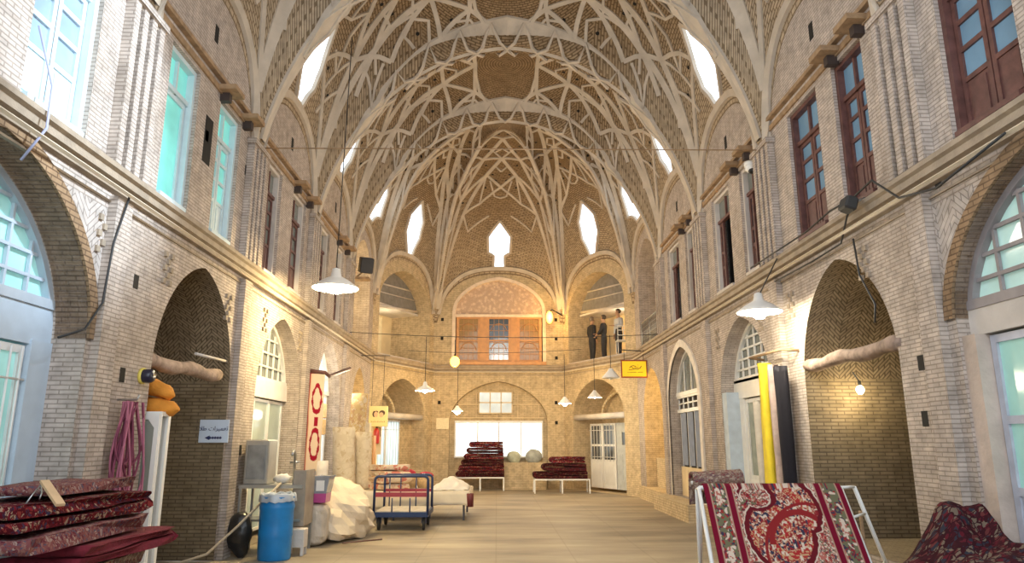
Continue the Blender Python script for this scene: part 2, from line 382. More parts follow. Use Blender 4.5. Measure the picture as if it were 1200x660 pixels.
def side_wall(name, F, P, low, up, bal):
    mb = MB()
    outer = [(P[0], 0)]
    tops = []
    for k in range(len(P) - 1): tops += ring_top(P[k], P[k+1])
    outer += [(P[0], tops[0][1])] + tops + [(P[-1], 0)]
    holes = []
    mbn = MB(); mbw = MB()
    for a in low:
        pts = arch_pts(*a[:5]); z0 = a[2]
        if z0 < .01: pts = [(p[0], max(p[1], .004)) for p in pts]
        holes.append((pts,)); reveal(mbn if a[5] > 2 else (mbw if a[0] > 18 else mb), F, pts, 0, a[5], closed=z0 > .01)
    for a in up:
        pts = rect_pts(a[0], a[1], 4.36, 6.28); holes.append((pts,)); reveal(mb, F, pts, 0, .28, closed=True)
    pts = arch_pts(bal[0], bal[1], 4.3, 6.4, 7.35); holes.append((pts,)); reveal(mb, F, pts, 0, .9, closed=True)
    plate(mb, F, outer, holes)
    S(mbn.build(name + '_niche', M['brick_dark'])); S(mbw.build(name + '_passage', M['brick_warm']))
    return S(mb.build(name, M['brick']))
side_wall('wall_left', FL, LP, L_low, L_up, (18.9, 21.2))
side_wall('wall_right', FR, RP, R_low, R_up, (18.6, 20.9))
def end_wall(name, F, Wd, low, lowd, up, upd, extra=()):
    mb = MB(); holes = []
    outer = [(0, 0)] + [(0, Z0)] + ring_top(0, Wd, e=.97) + [(Wd, 0)]
    for a, dd in ((low, lowd), (up, upd)):
        pts = [(p[0], max(p[1], .004)) for p in arch_pts(*a)]; holes.append((pts,)); reveal(mb, F, pts, 0, dd, closed=True)
    plate(mb, F, outer, holes)
    return S(mb.build(name, M['brick_warm']))
CLlow = (.55, 3.45, 0, 2.45, 3.65); CLup = (.35, 3.7, 4.32, 6.1, 7.3)
CRlow = (.75, 3.85, 0, 2.45, 3.65); CRup = (.55, 4.05, 4.32, 6.1, 7.3)
end_wall('wall_back_left', FCL, WCL, CLlow, 1.2, CLup, 1.6)
end_wall('wall_back_right', FCR, WCR, CRlow, 1.2, CRup, 1.6)
end_wall('wall_back', FB, WB, (.62, 4.1, 0, 2.3, 3.72), .35, (.72, 4.02, 4.4, 6.25, 7.5), .3)
# floor, plinth
mb = MB(); mb.face([(-8, -6, 0), (8.5, -6, 0), (8.5, 31, 0), (-8, 31, 0)]); S(mb.build('floor', M['floor'], org=(0,0,0)))

# string course: stepped moulding + pipe running along all walls
def course(pathpts, prof, m):
    """prof: list of (out toward room, z); pathpts: 2D polyline of wall plane with inward mitres"""
    mb = MB(); n = len(pathpts); rings = []
    for k, p in enumerate(pathpts):
        p = Vector(p); d0 = (p - Vector(pathpts[k-1])).normalized() if k else None; d1 = (Vector(pathpts[k+1]) - p).normalized() if k < n-1 else None
        if d0 is None: d0 = d1
        if d1 is None: d1 = d0
        def inn(d): return Vector((d.y, -d.x))
        a = (inn(d0) + inn(d1)).normalized(); sc = 1 / max(.3, a.dot(inn(d0)))
        rings.append([Vector((p.x + a.x*q*sc, p.y + a.y*q*sc, z)) for q, z in prof])
    mb.loft(rings, caps=True); return trim(mb, m)
path = [(XL, -4.1), (XL, 21.9), (-2.3, YB), (2.42, YB), (XR, 21.6), (XR, -4.3)]
course(path, [(-.02,4.04),(.05,4.06),(.05,4.11),(.11,4.13),(.11,4.2),(.15,4.22),(.15,4.27),(-.02,4.30)], M['molding'])
course(path, [(.13,4.03),(.155,4.01),(.18,4.03),(.155,4.055)], M['pipe'])
course(path, [(-.02,3.93),(.02,3.93),(.02,3.95),(-.02,3.95)], M['molding'])
# string of the window lintels on the two long walls
for F, P, sx in ((FL, LP, 1), (FR, RP, -1)):
    for k in range(2, 6):
        mb = MB(); fbox(mb, F, P[k]+.28, P[k+1]-.28, 6.50, 6.56, -.07, .02); fbox(mb, F, P[k]+.28, P[k+1]-.28, 6.34, 6.42, -.03, .02); trim(mb, M['beam'])
# pilasters between bays
for F, P in ((FL, LP), (FR, RP)):
    for k in range(2, 7):
        y = P[k]; mb = MB()
        fbox(mb, F, y-.2, y+.1, 0 if F is FL else 0, 4.0, -.09, .02)
        for dy in (-.36, -.18, 0, .18):
            fbox(mb, F, y+dy, y+dy+.1, 4.3, 6.15, -.11, .02)
        mg = MB()
        for dy in (-.26, -.08, .10): fbox(mg, F, y+dy, y+dy+.08, 4.3, 6.15, -.035, .01)
        trim(mg, M['groove'])
        fbox(mb, F, y-.4, y+.32, 6.12, 6.2, -.14, .02)
        trim(mb, M['brick'])
# plinth/step on the right side
mb = MB()
fbox(mb, FR, 3.0, 7.42, 0, .35, -.03, .0); fbox(mb, FR, 9.78, 21.3, 0, .352, -.12, .0); fbox(mb, FR, 14.8, 18.0, 0, .349, -.42, -.12)
trim(mb, M['brick_warm'])

# ------------------------------------------------------------------ vault
def Pf(r): return Z0 + (ZP - Z0) * (.93 * max(0, 1 - clamp(r)**2.2)**.6 + .07 * (1 - clamp(r)))
def Mf(r): return ZL + (ZM - ZL) * max(0, 1 - clamp(r)**4)**.75
def vz(t, r, dome):
    w = wprof(t, .88 if not dome else .93)
    p, m = Pf(r), Mf(r)
    if dome:
        w *= sstep(.02, .35, r); p = lerp(p, m, .55*sstep(.98, .62, r)*sstep(.0, .3, r)) - .25*sstep(.5, 0, r)*0
    return lerp(p, m, w)
class Facet:
    def __init__(s, A, B, O0, O1, dome): s.A, s.B, s.O0, s.O1, s.dome = Vector(A), Vector(B), Vector(O0), Vector(O1), dome
    def p(s, a, r, off=0):
        w = s.A.lerp(s.B, a); o = s.O0.lerp(s.O1, a); q = o.lerp(w, r)
        return Vector((q.x, q.y, vz(2*a-1, r, s.dome) - off))
    def n(s, a, r):
        e = .004; a0, a1 = clamp(a-e), clamp(a+e); r0, r1 = clamp(r-e), clamp(r+e)
        v = (s.p(a1, r) - s.p(a0, r)).cross(s.p(a, r1) - s.p(a, r0))
        if v.length < 1e-12: return Vector((0, 0, -1))
        v.normalize()
        c = s.O0.lerp(s.O1, .5); q = s.p(a, r)
        if v.dot(Vector((c.x - q.x, c.y - q.y, 5 - q.z))) < 0: v = -v
        return v
facets = []
for k in range(1, 6):
    y0, y1 = (LP[k]+RP[k])/2, (LP[k+1]+RP[k+1])/2
    facets.append((Facet((XL, LP[k]), (XL, LP[k+1]), (CX, y0), (CX, y1), False), 'L'))
    facets.append((Facet((XR, RP[k]), (XR, RP[k+1]), (CX, y0), (CX, y1), False), 'R'))
OD = (CX, (LP[6]+RP[6])/2)
facets.append((Facet((XL, LP[6]), CLA, OD, OD, True), 'L')); facets.append((Facet((XR, RP[6]), CRA, OD, OD, True), 'R'))
facets.append((Facet(CLA, CLB, OD, OD, True), 'CL')); facets.append((Facet(CRA, CRB, OD, OD, True), 'CR')); facets.append((Facet(CLB, CRB, OD, OD, True), 'B'))
def inpoly(x, y, P):
    c = False; j = len(P) - 1
    for i in range(len(P)):
        if (P[i][1] > y) != (P[j][1] > y) and x < (P[j][0]-P[i][0])*(y-P[i][1])/(P[j][1]-P[i][1]) + P[i][0]: c = not c
        j = i
    return c
def near_on(x, y, P, sx=1):
    best = None
    for i in range(len(P)):
        a, b = P[i], P[(i+1) % len(P)]; dx, dy = (b[0]-a[0])*sx, b[1]-a[1]
        t = clamp((((x-a[0])*sx)*dx + (y-a[1])*dy) / (dx*dx+dy*dy)); q = (a[0]+(b[0]-a[0])*t, a[1]+(b[1]-a[1])*t)
        d = ((q[0]-x)*sx)**2 + (q[1]-y)**2
        if best is None or d < best[0]: best = (d, q)
    return best[1]
def ribbon(mb, F, pts, w, h, off=0, sub=None):
    """raised strip that follows the vault through (a, r) points"""
    P = []
    for k in range(len(pts) - 1):
        (a0, r0), (a1, r1) = pts[k], pts[k+1]
        l = (F.p(a1, r1) - F.p(a0, r0)).length; n = max(2, int(l / .22))
        for j in range(n + (k == len(pts)-2)): P.append((lerp(a0, a1, j/n), lerp(r0, r1, j/n)))
    rings = []
    X = [F.p(*q) for q in P]
    for k, q in enumerate(P):
        t = (X[min(k+1, len(X)-1)] - X[max(k-1, 0)]).normalized(); n = F.n(*q); b = t.cross(n).normalized()
        n = b.cross(t).normalized()
        if n.dot(F.n(*q)) < 0: n = -n
        o = X[k] + n * off
        rings.append([o - b*w/2 - n*.02, o - b*w*.42 + n*h, o + b*w*.42 + n*h, o + b*w/2 - n*.02])
    mb.loft(rings, caps=True)
KITE = [(.5,.83),(.38,.92),(.37,.955),(.45,.99),(.55,.99),(.63,.955),(.62,.92)]
KITE_E = [(.5,.86),(.40,.915),(.41,.960),(.455,.968),(.455,.992),(.545,.992),(.545,.968),(.59,.960),(.60,.915)]
KITE_D = [(.60,.80),(.36,.88),(.34,.94),(.45,.985),(.62,.985),(.82,.94),(.80,.88)]
KITE_C = [(.5,.84),(.37,.90),(.37,.95),(.46,.992),(.55,.992),(.63,.95),(.63,.90)]
for fi, (F, side) in enumerate(facets):
    kite = KITE_E if side == 'B' else (KITE_C if side in ('CL','CR') else (KITE_D if F.dome else KITE))
    nu, nv = 44, 60
    def rr(v): return 1 - (1 - v)**1.6      # finer near the wall
    cells = set(); bad = {}
    for b in range(nv):
        for a in range(nu):
            if inpoly((a+.5)/nu, rr((b+.5)/nv), kite): cells.add((a, b))
    edge = set()
    for (a, b) in cells:
        for da, db in ((0,0),(1,0),(1,1),(0,1)): edge.add((a+da, b+db))
    def fn(u, v):
        a, b = round(u*nu), round(v*nv); x, r = u, rr(v)
        if (a, b) in edge:
            full = all((a-i, b-j) in cells for i in (0,1) for j in (0,1))
            if not full: x, r = near_on(x, r, kite, .6)
        return F.p(x, r)
    yc = (F.O0.y + F.O1.y) / 2
    def uvf(u, v):
        p = F.p(u, rr(v)); dx, dy = p.x - CX, p.y - yc
        rad_ = math.hypot(dx, dy); 
        if uvmode[0]: return (u * 4.2 * (max(.3, rr(v)) if F.dome else 1), arcl(rr(v)))
        if F.dome: return (math.atan2(dy, dx) * 2.0, rad_ + (ZM - p.z) * .8)
        return (math.atan2(dy, abs(dx)+1e-5) * 1.6, rad_ + (ZM - p.z) * .7)
    arc = [0]
    for k in range(1, 61): arc.append(arc[-1] + (F.p(.5, k/60) - F.p(.5, (k-1)/60)).length)
    def arcl(r): q = clamp(r)*60; k = min(59, int(q)); return lerp(arc[k], arc[k+1], q-k)
    uvmode = [False]; split = .46 if not F.dome else .2
    mb = MB(); mb.grid(fn, nu, nv, None, True, lambda a, b: (a, b) in cells)
    fk = 0
    for b in range(nv):
        uvmode[0] = rr((b+.5)/nv) > split
        for a in range(nu):
            if (a, b) in cells: continue
            mb.uv[fk] = [uvf(x/nu, y/nv) for x, y in ((a,b),(a+1,b),(a+1,b+1),(a,b+1))]; fk += 1
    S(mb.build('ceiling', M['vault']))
    mb = MB()
    # window surround
    ribbon(mb, F, [kite[k] for k in range(len(kite))] + [kite[0]], .10, .05)
    # wall arch moulding
    ribbon(mb, F, [(lerp(.03,.97,k/24), .993) for k in range(25)], .16, .06)
    half = .045 if not F.dome else .03
    # transverse bands
    if not F.dome:
        for e in (0, 1):
            a0, a1 = (0, half*2.2) if e == 0 else (1 - half*2.2, 1)
            Pn = 40; r1 = []
            rings = []
            for k in range(Pn + 1):
                r = .0 + .985*(1 - (1-k/Pn)**1.5)
                hw = lerp(.155, .02, r**.9)
                p0, p1 = F.p(e, r), F.p(abs(e - hw), r)
                nn = F.n(clamp(abs(e-.02)), r)
                rings.append([p0 + nn*.05, p1 + nn*.05, p1 - nn*.06])
            mb.loft(rings, closed=False)
            for r0 in range(5):
                ra, rb = r0*.17, (r0+1)*.17
                ribbon(mb, F, [(abs(e-.004), ra), (abs(e-.115*(1-ra*.8)), (ra+rb)/2), (abs(e-.004), rb)], .07, .03, .045)
    T = (.46, .40, .34, .30)
    def R2(pts, w=.085, h=.03):
        w = w*1.35
        ribbon(mb, F, pts, w, h); ribbon(mb, F, [(1-a, r) for a, r in pts], w, h)
    e0 = .09 if not F.dome else .03
    if not F.dome:
        R2([(e0,.985),(.20,.80),(.36,.56),(.5,.40)], .11)
        R2([(e0,.985),(.16,.70),(.30,.40),(.5,.19)], .11)
        R2([(e0,.62),(.30,.40),(.5,.40)]); R2([(e0,.62),(.20,.80),(.33,.86),(.405,.905)])
        R2([(e0,.80),(.16,.70),(.36,.56),(.5,.62)]); R2([(.20,.80),(.36,.70),(.5,.62),(.5,.80)][:3])
        R2([(e0,.36),(.20,.20),(.5,.19)]); R2([(e0,.36),(.30,.40)]); R2([(.30,.40),(.20,.20),(e0,.08)])
        R2([(.5,.62),(.43,.50),(.5,.40)]); R2([(e0,.985),(.28,.93),(.405,.905)], .08)
        R2([(.20,.20),(.12,.22),(e0,.30)],.06); R2([(.16,.70),(.22,.62),(.30,.64),(.36,.56)],.06)
        R2([(e0,.5),(.14,.55),(.2,.5),(.17,.42),(e0,.42)],.06)
        R2([(.20,.80),(.25,.88),(.33,.80),(.36,.70)],.055)
        R2([(.36,.70),(.42,.78),(.5,.80)],.055); R2([(.3,.4),(.36,.32),(.44,.31),(.5,.40)],.055)
        R2([(.36,.56),(.31,.49),(.22,.5),(.2,.6)],.055)
    else:
        R2([(.02,.985),(.15,.80),(.33,.62),(.5,.50)], .11)
        R2([(.02,.985),(.09,.72),(.24,.50),(.5,.33)], .10)
        R2([(.0,.98),(.0,.60),(.0,.30)], .10)
        R2([(0,.60),(.24,.50),(.5,.50)]); R2([(0,.60),(.09,.72),(.33,.62),(.5,.70)])
        R2([(.15,.80),(.30,.78),(.5,.70)], .07); R2([(0,.40),(.24,.5)], .07); R2([(0,.40),(.25,.30),(.5,.33)], .08)
        R2([(0,.30),(.5,.20)], .08); R2([(0,.8),(.09,.72)],.06); R2([(.15,.8),(.22,.88),(.4,.84)],.055)
        R2([(.25,.30),(.5,.20)], .06); R2([(.33,.62),(.42,.56),(.5,.6)],.055); R2([(.24,.5),(.36,.44),(.5,.5)],.055)
    # small secondary ribs and dark ventilation holes
    if not F.dome:
        for q in ([(e0,.90),(.17,.88),(.20,.80)], [(.17,.88),(.26,.965)], [(.5,.62),(.5,.80)], [(.42,.78),(.46,.70),(.5,.72)], [(.12,.75),(.06,.72),(.10,.66)], [(e0,.70),(.16,.70)], [(.28,.93),(.25,.88),(.36,.86)], [(.14,.3),(.14,.2),(e0,.16)]): R2(q, .05, .025)
        dots = [(.17,.76),(.30,.72),(.27,.60),(.44,.56),(.44,.46),(.21,.52),(.13,.48),(.24,.45),(.36,.45),(.42,.36),(.25,.30),(.15,.30),(.10,.24),(.12,.60),(.36,.64),(.45,.68),(.22,.92),(.33,.9),(.12,.85)]
    else:
        for q in ([(.03,.5),(.12,.55),(.2,.52)], [(.07,.66),(.14,.62),(.1,.52)], [(.33,.62),(.30,.78)], [(.38,.66),(.44,.75),(.5,.76)], [(.4,.45),(.5,.42)], [(.12,.36),(.12,.28)]): R2(q, .05, .025)
        dots = [(.06,.62),(.14,.64),(.2,.58),(.3,.55),(.4,.62),(.45,.55),(.1,.46),(.3,.44),(.42,.38),(.12,.74),(.22,.72),(.34,.7),(.44,.66),(.2,.85),(.32,.86),(.2,.38),(.4,.28)]
    mbd = MB()
    for da, dr in dots:
        for a_ in (da, 1-da):
            c_ = F.p(a_, dr); n_ = F.n(a_, dr); t_ = n_.cross(Vector((0,1,.3))).normalized(); b_ = n_.cross(t_)
            mbd.face([c_ + n_*.012 + (t_*math.cos(k*PI/3) + b_*math.sin(k*PI/3))*.045 for k in range(6)])
    # ring round the shallow dome at the top of the bay
    if not F.dome:
        ribbon(mb, F, [(e0,.04),(.12,.13),(.2,.17),(.35,.19),(.65,.19),(.8,.17),(.88,.13),(1-e0,.04)], .09, .05)
    trim(mb, M['rib']); trim(mbd, M['black'])

# ------------------------------------------------------------------ world + lights
w = bpy.data.worlds.new('world'); bpy.context.scene.world = w; w.use_nodes = True
bg = w.node_tree.nodes['Background']; bg.inputs['Color'].default_value = (.82, .91, 1, 1); bg.inputs['Strength'].default_value = 2.6
def light(kind, loc, power, col, size=.15, rot=None, spot=None, blend=.5):
    d = bpy.data.lights.new('lamp_or_fill_light', kind); d.energy = power; d.color = col
    if kind in ('POINT', 'SPOT'): d.shadow_soft_size = size
    if spot: d.spot_size = spot; d.spot_blend = blend
    o = bpy.data.objects.new('lamp_or_fill_light', d); C.objects.link(o); o.location = loc
    if rot is not None:
        o.rotation_euler = (Vector(rot) - Vector(loc)).to_track_quat('-Z', 'Y').to_euler()
    return o
bpy.context.scene.view_settings.view_transform = 'Standard'
# ------------------------------------------------------------------ windows and doors
NW = [0]; ND = [0]
def sill_loc(F, a, z): return F(a, z, 0)
def arch_region(s0, s1, zs, za, zf, inset=0, n=18):
    """outline of the arch area above zf"""
    m, h = (s0+s1)/2, (s1-s0)/2 - inset; za -= inset
    def top(s): return archz((s-m)/h, zs, za)
    lo = m - h
    if zf > zs:
        a, b = m - h, m
        for _ in range(30):
            c = (a+b)/2
            if top(c) < zf: a = c
            else: b = c
        lo = b
    hi = 2*m - lo
    pts = [(lo, zf)] + [(lerp(lo, hi, .5 - .5*math.cos(PI*k/n)), 0) for k in range(n+1)] + [(hi, zf)]
    pts = [(a, z if z else max(zf, top(a))) for a, z in pts]
    return pts, lo, hi, top
def pane_face(mb, F, pts, d):
    P = [Vector((a, z, 0)) for a, z in pts]
    for t in tessellate_polygon([P]): mb.face([F(P[i].x, P[i].y, d) for i in t], [(P[i].x, P[i].y) for i in t])
def bar(mb, F, a0, z0, a1, z1, w, d0, d1):
    if abs(a0-a1) < 1e-6: fbox(mb, F, a0-w/2, a0+w/2, min(z0,z1), max(z0,z1), d0, d1)
    else: fbox(mb, F, min(a0,a1), max(a0,a1), z0-w/2, z0+w/2, d0, d1)
def fan(F, root, A, d, zf, nv, nh, mfr, mgl, w=.035, border=.07, radial=False):
    s0, s1, _, zs, za = A
    pts, lo, hi, top = arch_region(s0, s1, zs, za, zf)
    ins, li, hi2, topi = arch_region(s0, s1, zs, za, zf, border)
    mb = MB(); pane_face(mb, F, ins, d + .03); mb.build('fan_pane', mgl, root)
    mb = MB()
    for k in range(nv): 
        a = lerp(li, hi2, (k+1)/(nv+1)); bar(mb, F, a, zf, a, max(zf+.01, topi(a)), w, d-.01, d+.02)
    for k in range(nh):
        z = lerp(zf, za - border, (k+1)/(nh+1)*.96)
        p2, l2, h2, _ = arch_region(s0, s1, zs, za, z, border); bar(mb, F, l2, z, h2, z, w, d-.012, d+.018)
    mb.build('fan_bars', mfr, root)
    mb = MB()
    for k in range(1, len(pts) - 2):
        a, b, c, e = pts[k], pts[k+1], ins[k+1], ins[k]
        mb.face([F(*a, d-.04), F(*b, d-.04), F(*c, d-.04), F(*e, d-.04)]); mb.face([F(*e, d-.04), F(*c, d-.04), F(*c, d+.04), F(*e, d+.04)])
    fbox(mb, F, lo, hi, zf-.05, zf+.04, d-.05, d+.04)
    mb.build('fan_frame', mfr, root)
def leafs(F, root, a0, a1, z0, z1, d, n, mfr, mgl, rail=(), w=.06, panel=0, mpan=None, bars=0, mbar=None, name='leaf'):
    """n framed leaves with panes, rails at given heights, optional solid base panel and security bars"""
    for k in range(n):
        x0, x1 = lerp(a0, a1, k/n) + .008, lerp(a0, a1, (k+1)/n) - .008
        mb = MB(); fbox(mb, F, x0, x0+w, z0, z1, d, d+.04); fbox(mb, F, x1-w, x1, z0, z1, d, d+.04)
        zz = [z0, z1 - w] + list(rail)
        for z in zz: fbox(mb, F, x0+w, x1-w, z, z+w, d, d+.04)
        if panel:
            fbox(mb, F, x0+w, x1-w, z0+w, z0+panel, d+.015, d+.035); fbox(mb, F, x0+w, x1-w, z0+panel, z0+panel+w, d, d+.04)
            fbox(mb, F, x0+w*1.8, x1-w*1.8, z0+w*1.8, z0+panel-w*.8, d+.004, d+.02)
        lf = mb.build(name, mfr, root)
        mb = MB(); mb.face([F(x0+w, z0+panel+w*(panel>0), d+.025), F(x1-w, z0+panel+w*(panel>0), d+.025), F(x1-w, z1-w, d+.025), F(x0+w, z1-w, d+.025)])
        mb.build('pane', mgl, lf)
        if bars:
            mb = MB()
            for j in range(bars):
                a = lerp(x0, x1, (j+.5)/bars); mb.tube([F(a, z0+panel+.02, d-.03), F(a, z1-.02, d-.03)], .011, 5)
            for z in (lerp(z0+panel, z1, .12), lerp(z0+panel, z1, .82)): mb.tube([F(x0, z, d-.03), F(x1, z, d-.03)], .011, 5)
            mb.build('security_bars', mbar or M['frame_white'], lf)
def door_root(F, a, label): ND[0] += 1; return thing('door_%d' % ND[0], F(a, .01, .2), label, None, kind='structure')
def window_root(F, a, label, z=4.36): NW[0] += 1; return thing('window_%d' % NW[0], F(a, z, .1), label, None, kind='structure')
def backing(F, a0, a1, z0, z1, d, m):
    mb = MB(); fbox(mb, F, a0, a1, z0, z1, d, d+.03); return S(mb.build('wall_interior', m))

def upper_window(F, a0, a1, style):
    r = window_root(F, (a0+a1)/2, {'brown':'dark red-brown double leaf window','teal':'tall pale framed window with turquoise glass','white':'white-blue painted window','dark':'open dark window with white casing','mixed':'weathered window with dark panes'}[style])
    z0, z1 = 4.36, 6.28
    fr, gl, cas, bk = {'brown':(M['wood_brown'],M['glass_sky'],M['wood_brown'],M['dark_room']),
        'teal':(M['wood_teal'],M['glass_aqua'],M['wood_teal'],M['curtain_teal']),
        'white':(M['wood_teal'],M['glass_blue'],M['wood_teal'],M['dark_room']),
        'dark':(M['wood_brown'],M['glass_dark'],M['plaster'],M['black']),
        'mixed':(M['wood_brown'],M['glass_grey'],M['plaster'],M['dark_room'])}[style]
    mb = MB(); c = .06
    fbox(mb, F, a0, a0+c, z0, z1, .05, .2); fbox(mb, F, a1-c, a1, z0, z1, .05, .2); fbox(mb, F, a0+c, a1-c, z1-c, z1, .05, .2); fbox(mb, F, a0+c, a1-c, z0, z0+.05, -.02, .2)
    mb.build('casing', cas, r)
    zt = 5.78; mb = MB(); fbox(mb, F, a0+c, a1-c, zt, zt+.06, .09, .17); am = (a0+a1)/2; fbox(mb, F, am-.02, am+.02, zt, z1-c, .1, .16); mb.build('transom', fr, r)
    mb = MB(); mb.face([F(a0+c, zt+.06, .14), F(a1-c, zt+.06, .14), F(a1-c, z1-c, .14), F(a0+c, z1-c, .14)]); mb.build('transom_pane', gl if style != 'dark' else M['glass_grey'], r)
    if style == 'teal' and a0 < 8.2 and F is FL:
        leafs(F, r, a0+c, a1-c, z0+.05, zt, .12, 1, fr, gl)
    elif style == 'dark':
        leafs(F, r, a1-c-.22, a1-c, z0+.05, zt, .12, 1, fr, gl, rail=(5.15,), panel=.45)
    else:
        leafs(F, r, a0+c, a1-c, z0+.05, zt, .12, 2, fr, gl, rail=(5.2, 5.48), w=.05, panel=.48)
    backing(F, a0-.1, a1+.1, z0-.1, z1+.1, .29, bk)
for (a0, a1), st in zip(L_up, ['white','white','teal','teal','mixed','mixed','mixed','mixed']): upper_window(FL, a0, a1, st)
for (a0, a1), st in zip(R_up, ['brown','brown','brown','brown','dark','dark','dark','dark']): upper_window(FR, a0, a1, st)

# left wall, bay 0: shop front with fan light, pale blue frame, barred turquoise door
A = L_low[0]; r = door_root(FL, 5.2, 'turquoise barred shop front under a wide arch'); d = .35
fan(FL, r, (A[0], A[1], 0, A[3], A[4]), d, 2.86, 8, 4, M['frame_grey'], M['glass_teal'], w=.03)
mb = MB(); fbox(mb, FL, 3.75, 6.72, 2.46, 2.86, d-.03, d+.1); fbox(mb, FL, 6.42, 6.72, 0, 2.5, d-.05, d+.1); mb.build('fascia_panel', mat('pale_blue_painted_board', (.52,.62,.72), .6, var=.06), r)
leafs(FL, r, 3.75, 6.42, .75, 2.44, d, 2, M['frame_white'], M['glass_teal'], w=.07, bars=9)
mb = MB(); fbox(mb, FL, 3.75, 6.42, 0, .75, d, d+.08); mb.build('lower_panel', M['white_en'], r)
backing(FL, 3.6, 6.85, 0, 4.1, .56, M['curtain_teal'])
# left wall, bay B
A = L_low[2]; r = door_root(FL, 12.8, 'glazed shop front with white banner'); d = .3
fan(FL, r, A[:5], d, 2.68, 6, 3, M['frame_white'], M['glass_grey'], w=.03)
mb = MB(); fbox(mb, FL, 11.55, 14.15, 2.36, 2.66, d-.06, d+.02); mb.build('banner_panel', mat('white_banner_board', (.86,.78,.74), .5, var=.05), r)
leafs(FL, r, 11.6, 14.1, .1, 2.34, d, 3, M['frame_white'], glass_mat('pale_green_shop_glass', (.40,.46,.38), .95, em=.25), w=.05)
backing(FL, 11.4, 14.3, 0, 3.9, .52, M['dark_room'])
# left wall, bay C: colourful shop
A = L_low[3]; r = door_root(FL, 16.6, 'open glazed shop under an ochre arch'); d = .3
fan(FL, r, A[:5], d, 2.75, 3, 2, M['frame_white'], glass_mat('blue_lit_glass', (.45,.62,.85), .95, em=.5), w=.04)
leafs(FL, r, 15.4, 17.75, .1, 2.7, d, 3, M['frame_white'], glass_mat('bright_shop_glass', (.70,.78,.85), .95, em=.6), w=.05)
backing(FL, 15.2, 17.9, 0, 4, .52, M['dark_room'])
# left wall, bay D: open warm passage
backing(FL, 19, 21.4, 0, 3.8, 1.2, M['plaster_warm'])
backing(FL, 18.7, 21.4, 4.2, 7.5, .9, M['plaster_warm'])
# left niche back + log
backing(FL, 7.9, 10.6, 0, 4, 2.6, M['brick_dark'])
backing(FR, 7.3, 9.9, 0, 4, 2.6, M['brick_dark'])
# barrel soffits in herringbone brick inside the two deep niches
for F, A in ((FL, L_low[1]), (FR, R_low[1])):
    mb = MB(); pts = [p for p in arch_pts(A[0]+.004, A[1]-.004, A[2], A[3], A[4]-.004)][1:-1]
    reveal(mb, F, pts, .02, 2.58); S(mb.build('wall_niche_vault', M['brick_zig']))
# right wall bay 0
A = R_low[0]; r = door_root(FR, 5, 'turquoise glazed shop front in pink patched plaster'); d = .16
fan(FR, r, A[:5], d, 2.84, 7, 4, M['wood_dark'] if False else mat('grey_brown_glazing_bar', (.30,.27,.27), .6), glass_mat('milky_green_glass', (.55,.80,.74), .95, em=.3), w=.035)
mb = MB(); fbox(mb, FR, 3.4, 6.42, 2.55, 2.84, d-.04, d+.1); mb.build('fascia_panel', M['plaster'], r)
mb = MB(); fbox(mb, FR, 6.24, 6.42, .35, 2.55, .03, d+.1); mb.build('plaster_jamb', M['plaster_pink'], r)
leafs(FR, r, 3.4, 6.24, .35, 2.53, d, 2, mat('pale_lilac_metal_frame', (.50,.52,.60), .5), glass_mat('green_shop_glass', (.34,.62,.55), .95, em=.28), w=.07, panel=.8, rail=(1.75,))
backing(FR, 3.3, 6.5, 0, 4.1, .51, M['dark_room'])
# right wall bay B
A = R_low[2]; r = door_root(FR, 12.3, 'white arched shop door with gridded fan light'); d = .3
fan(FR, r, A[:5], d, 2.72, 6, 4, M['frame_white'], M['glass_grey'], w=.035)
mb = MB(); fbox(mb, FR, 11.0, 13.55, 2.38, 2.72, d-.05, d+.04); fbox(mb, FR, 13.1, 13.55, .35, 2.4, d-.04, d+.05); mb.build('fascia_panel', M['white_en'], r)
leafs(FR, r, 11.05, 13.1, .95, 2.36, d, 2, M['frame_white'], mat('pale_olive_pane', (.30,.33,.27), .25, var=.2), w=.07)
mb = MB(); fbox(mb, FR, 11.0, 13.1, .35, .95, d, d+.05); mb.build('lower_panel', M['white_en'], r)
backing(FR, 10.9, 13.7, .3, 3.9, .52, M['dark_room'])
# blue painted jamb
mb = MB(); fbox(mb, FR, 13.3, 13.56, .35, 2.5, .02, .3); trim(mb, mat('sky_blue_jamb', (.50,.58,.66), .7))
# right wall bay C
A = R_low[3]; r = door_root(FR, 16.3, 'white shop door with blue curtains behind the glass'); d = .2
fan(FR, r, A[:5], d, 2.72, 3, 0, M['frame_white'], M['glass_grey'], w=.03)
mb = MB(); fbox(mb, FR, 15.0, 17.6, 2.62, 2.72, d-.03, d+.04); fbox(mb, FR, 15.0, 17.6, 2.28, 2.36, d-.03, d+.04)
for k in range(7): a = lerp(15.05, 17.55, k/6); fbox(mb, FR, a-.02, a+.02, 2.34, 2.64, d, d+.03)
fbox(mb, FR, 15.0, 17.6, 2.48, 2.51, d, d+.03)
for k in range(5): a = lerp(15.05, 17.5, k/4); fbox(mb, FR, a-.025, a+.025, 1.0, 2.3, d+.02, d+.05)
mb.build('transom_bars', M['frame_white'], r)
mb = MB()
for k in range(4):
    c0, c1 = lerp(15.05, 17.5, k/4)+.05, lerp(15.05, 17.5, (k+1)/4)-.05
    mb.grid(lambda u, v: FR(lerp(c0, c1, u), lerp(1.06, 2.27, v), d - .0 + .02*math.sin(u*14)), 14, 2)
mb.build('curtain', M['curtain_blue'], r)
mb = MB()
fbox(mb, FR, 15.0, 17.6, .35, 1.02, d, d+.05)
for k in range(4): a0, a1 = lerp(15.05, 17.55, k/4)+.05, lerp(15.05, 17.55, (k+1)/4)-.05; fbox(mb, FR, a0, a1, .45, .95, d-.012, d)
mb.build('lower_panel', M['plaster_warm'], r)
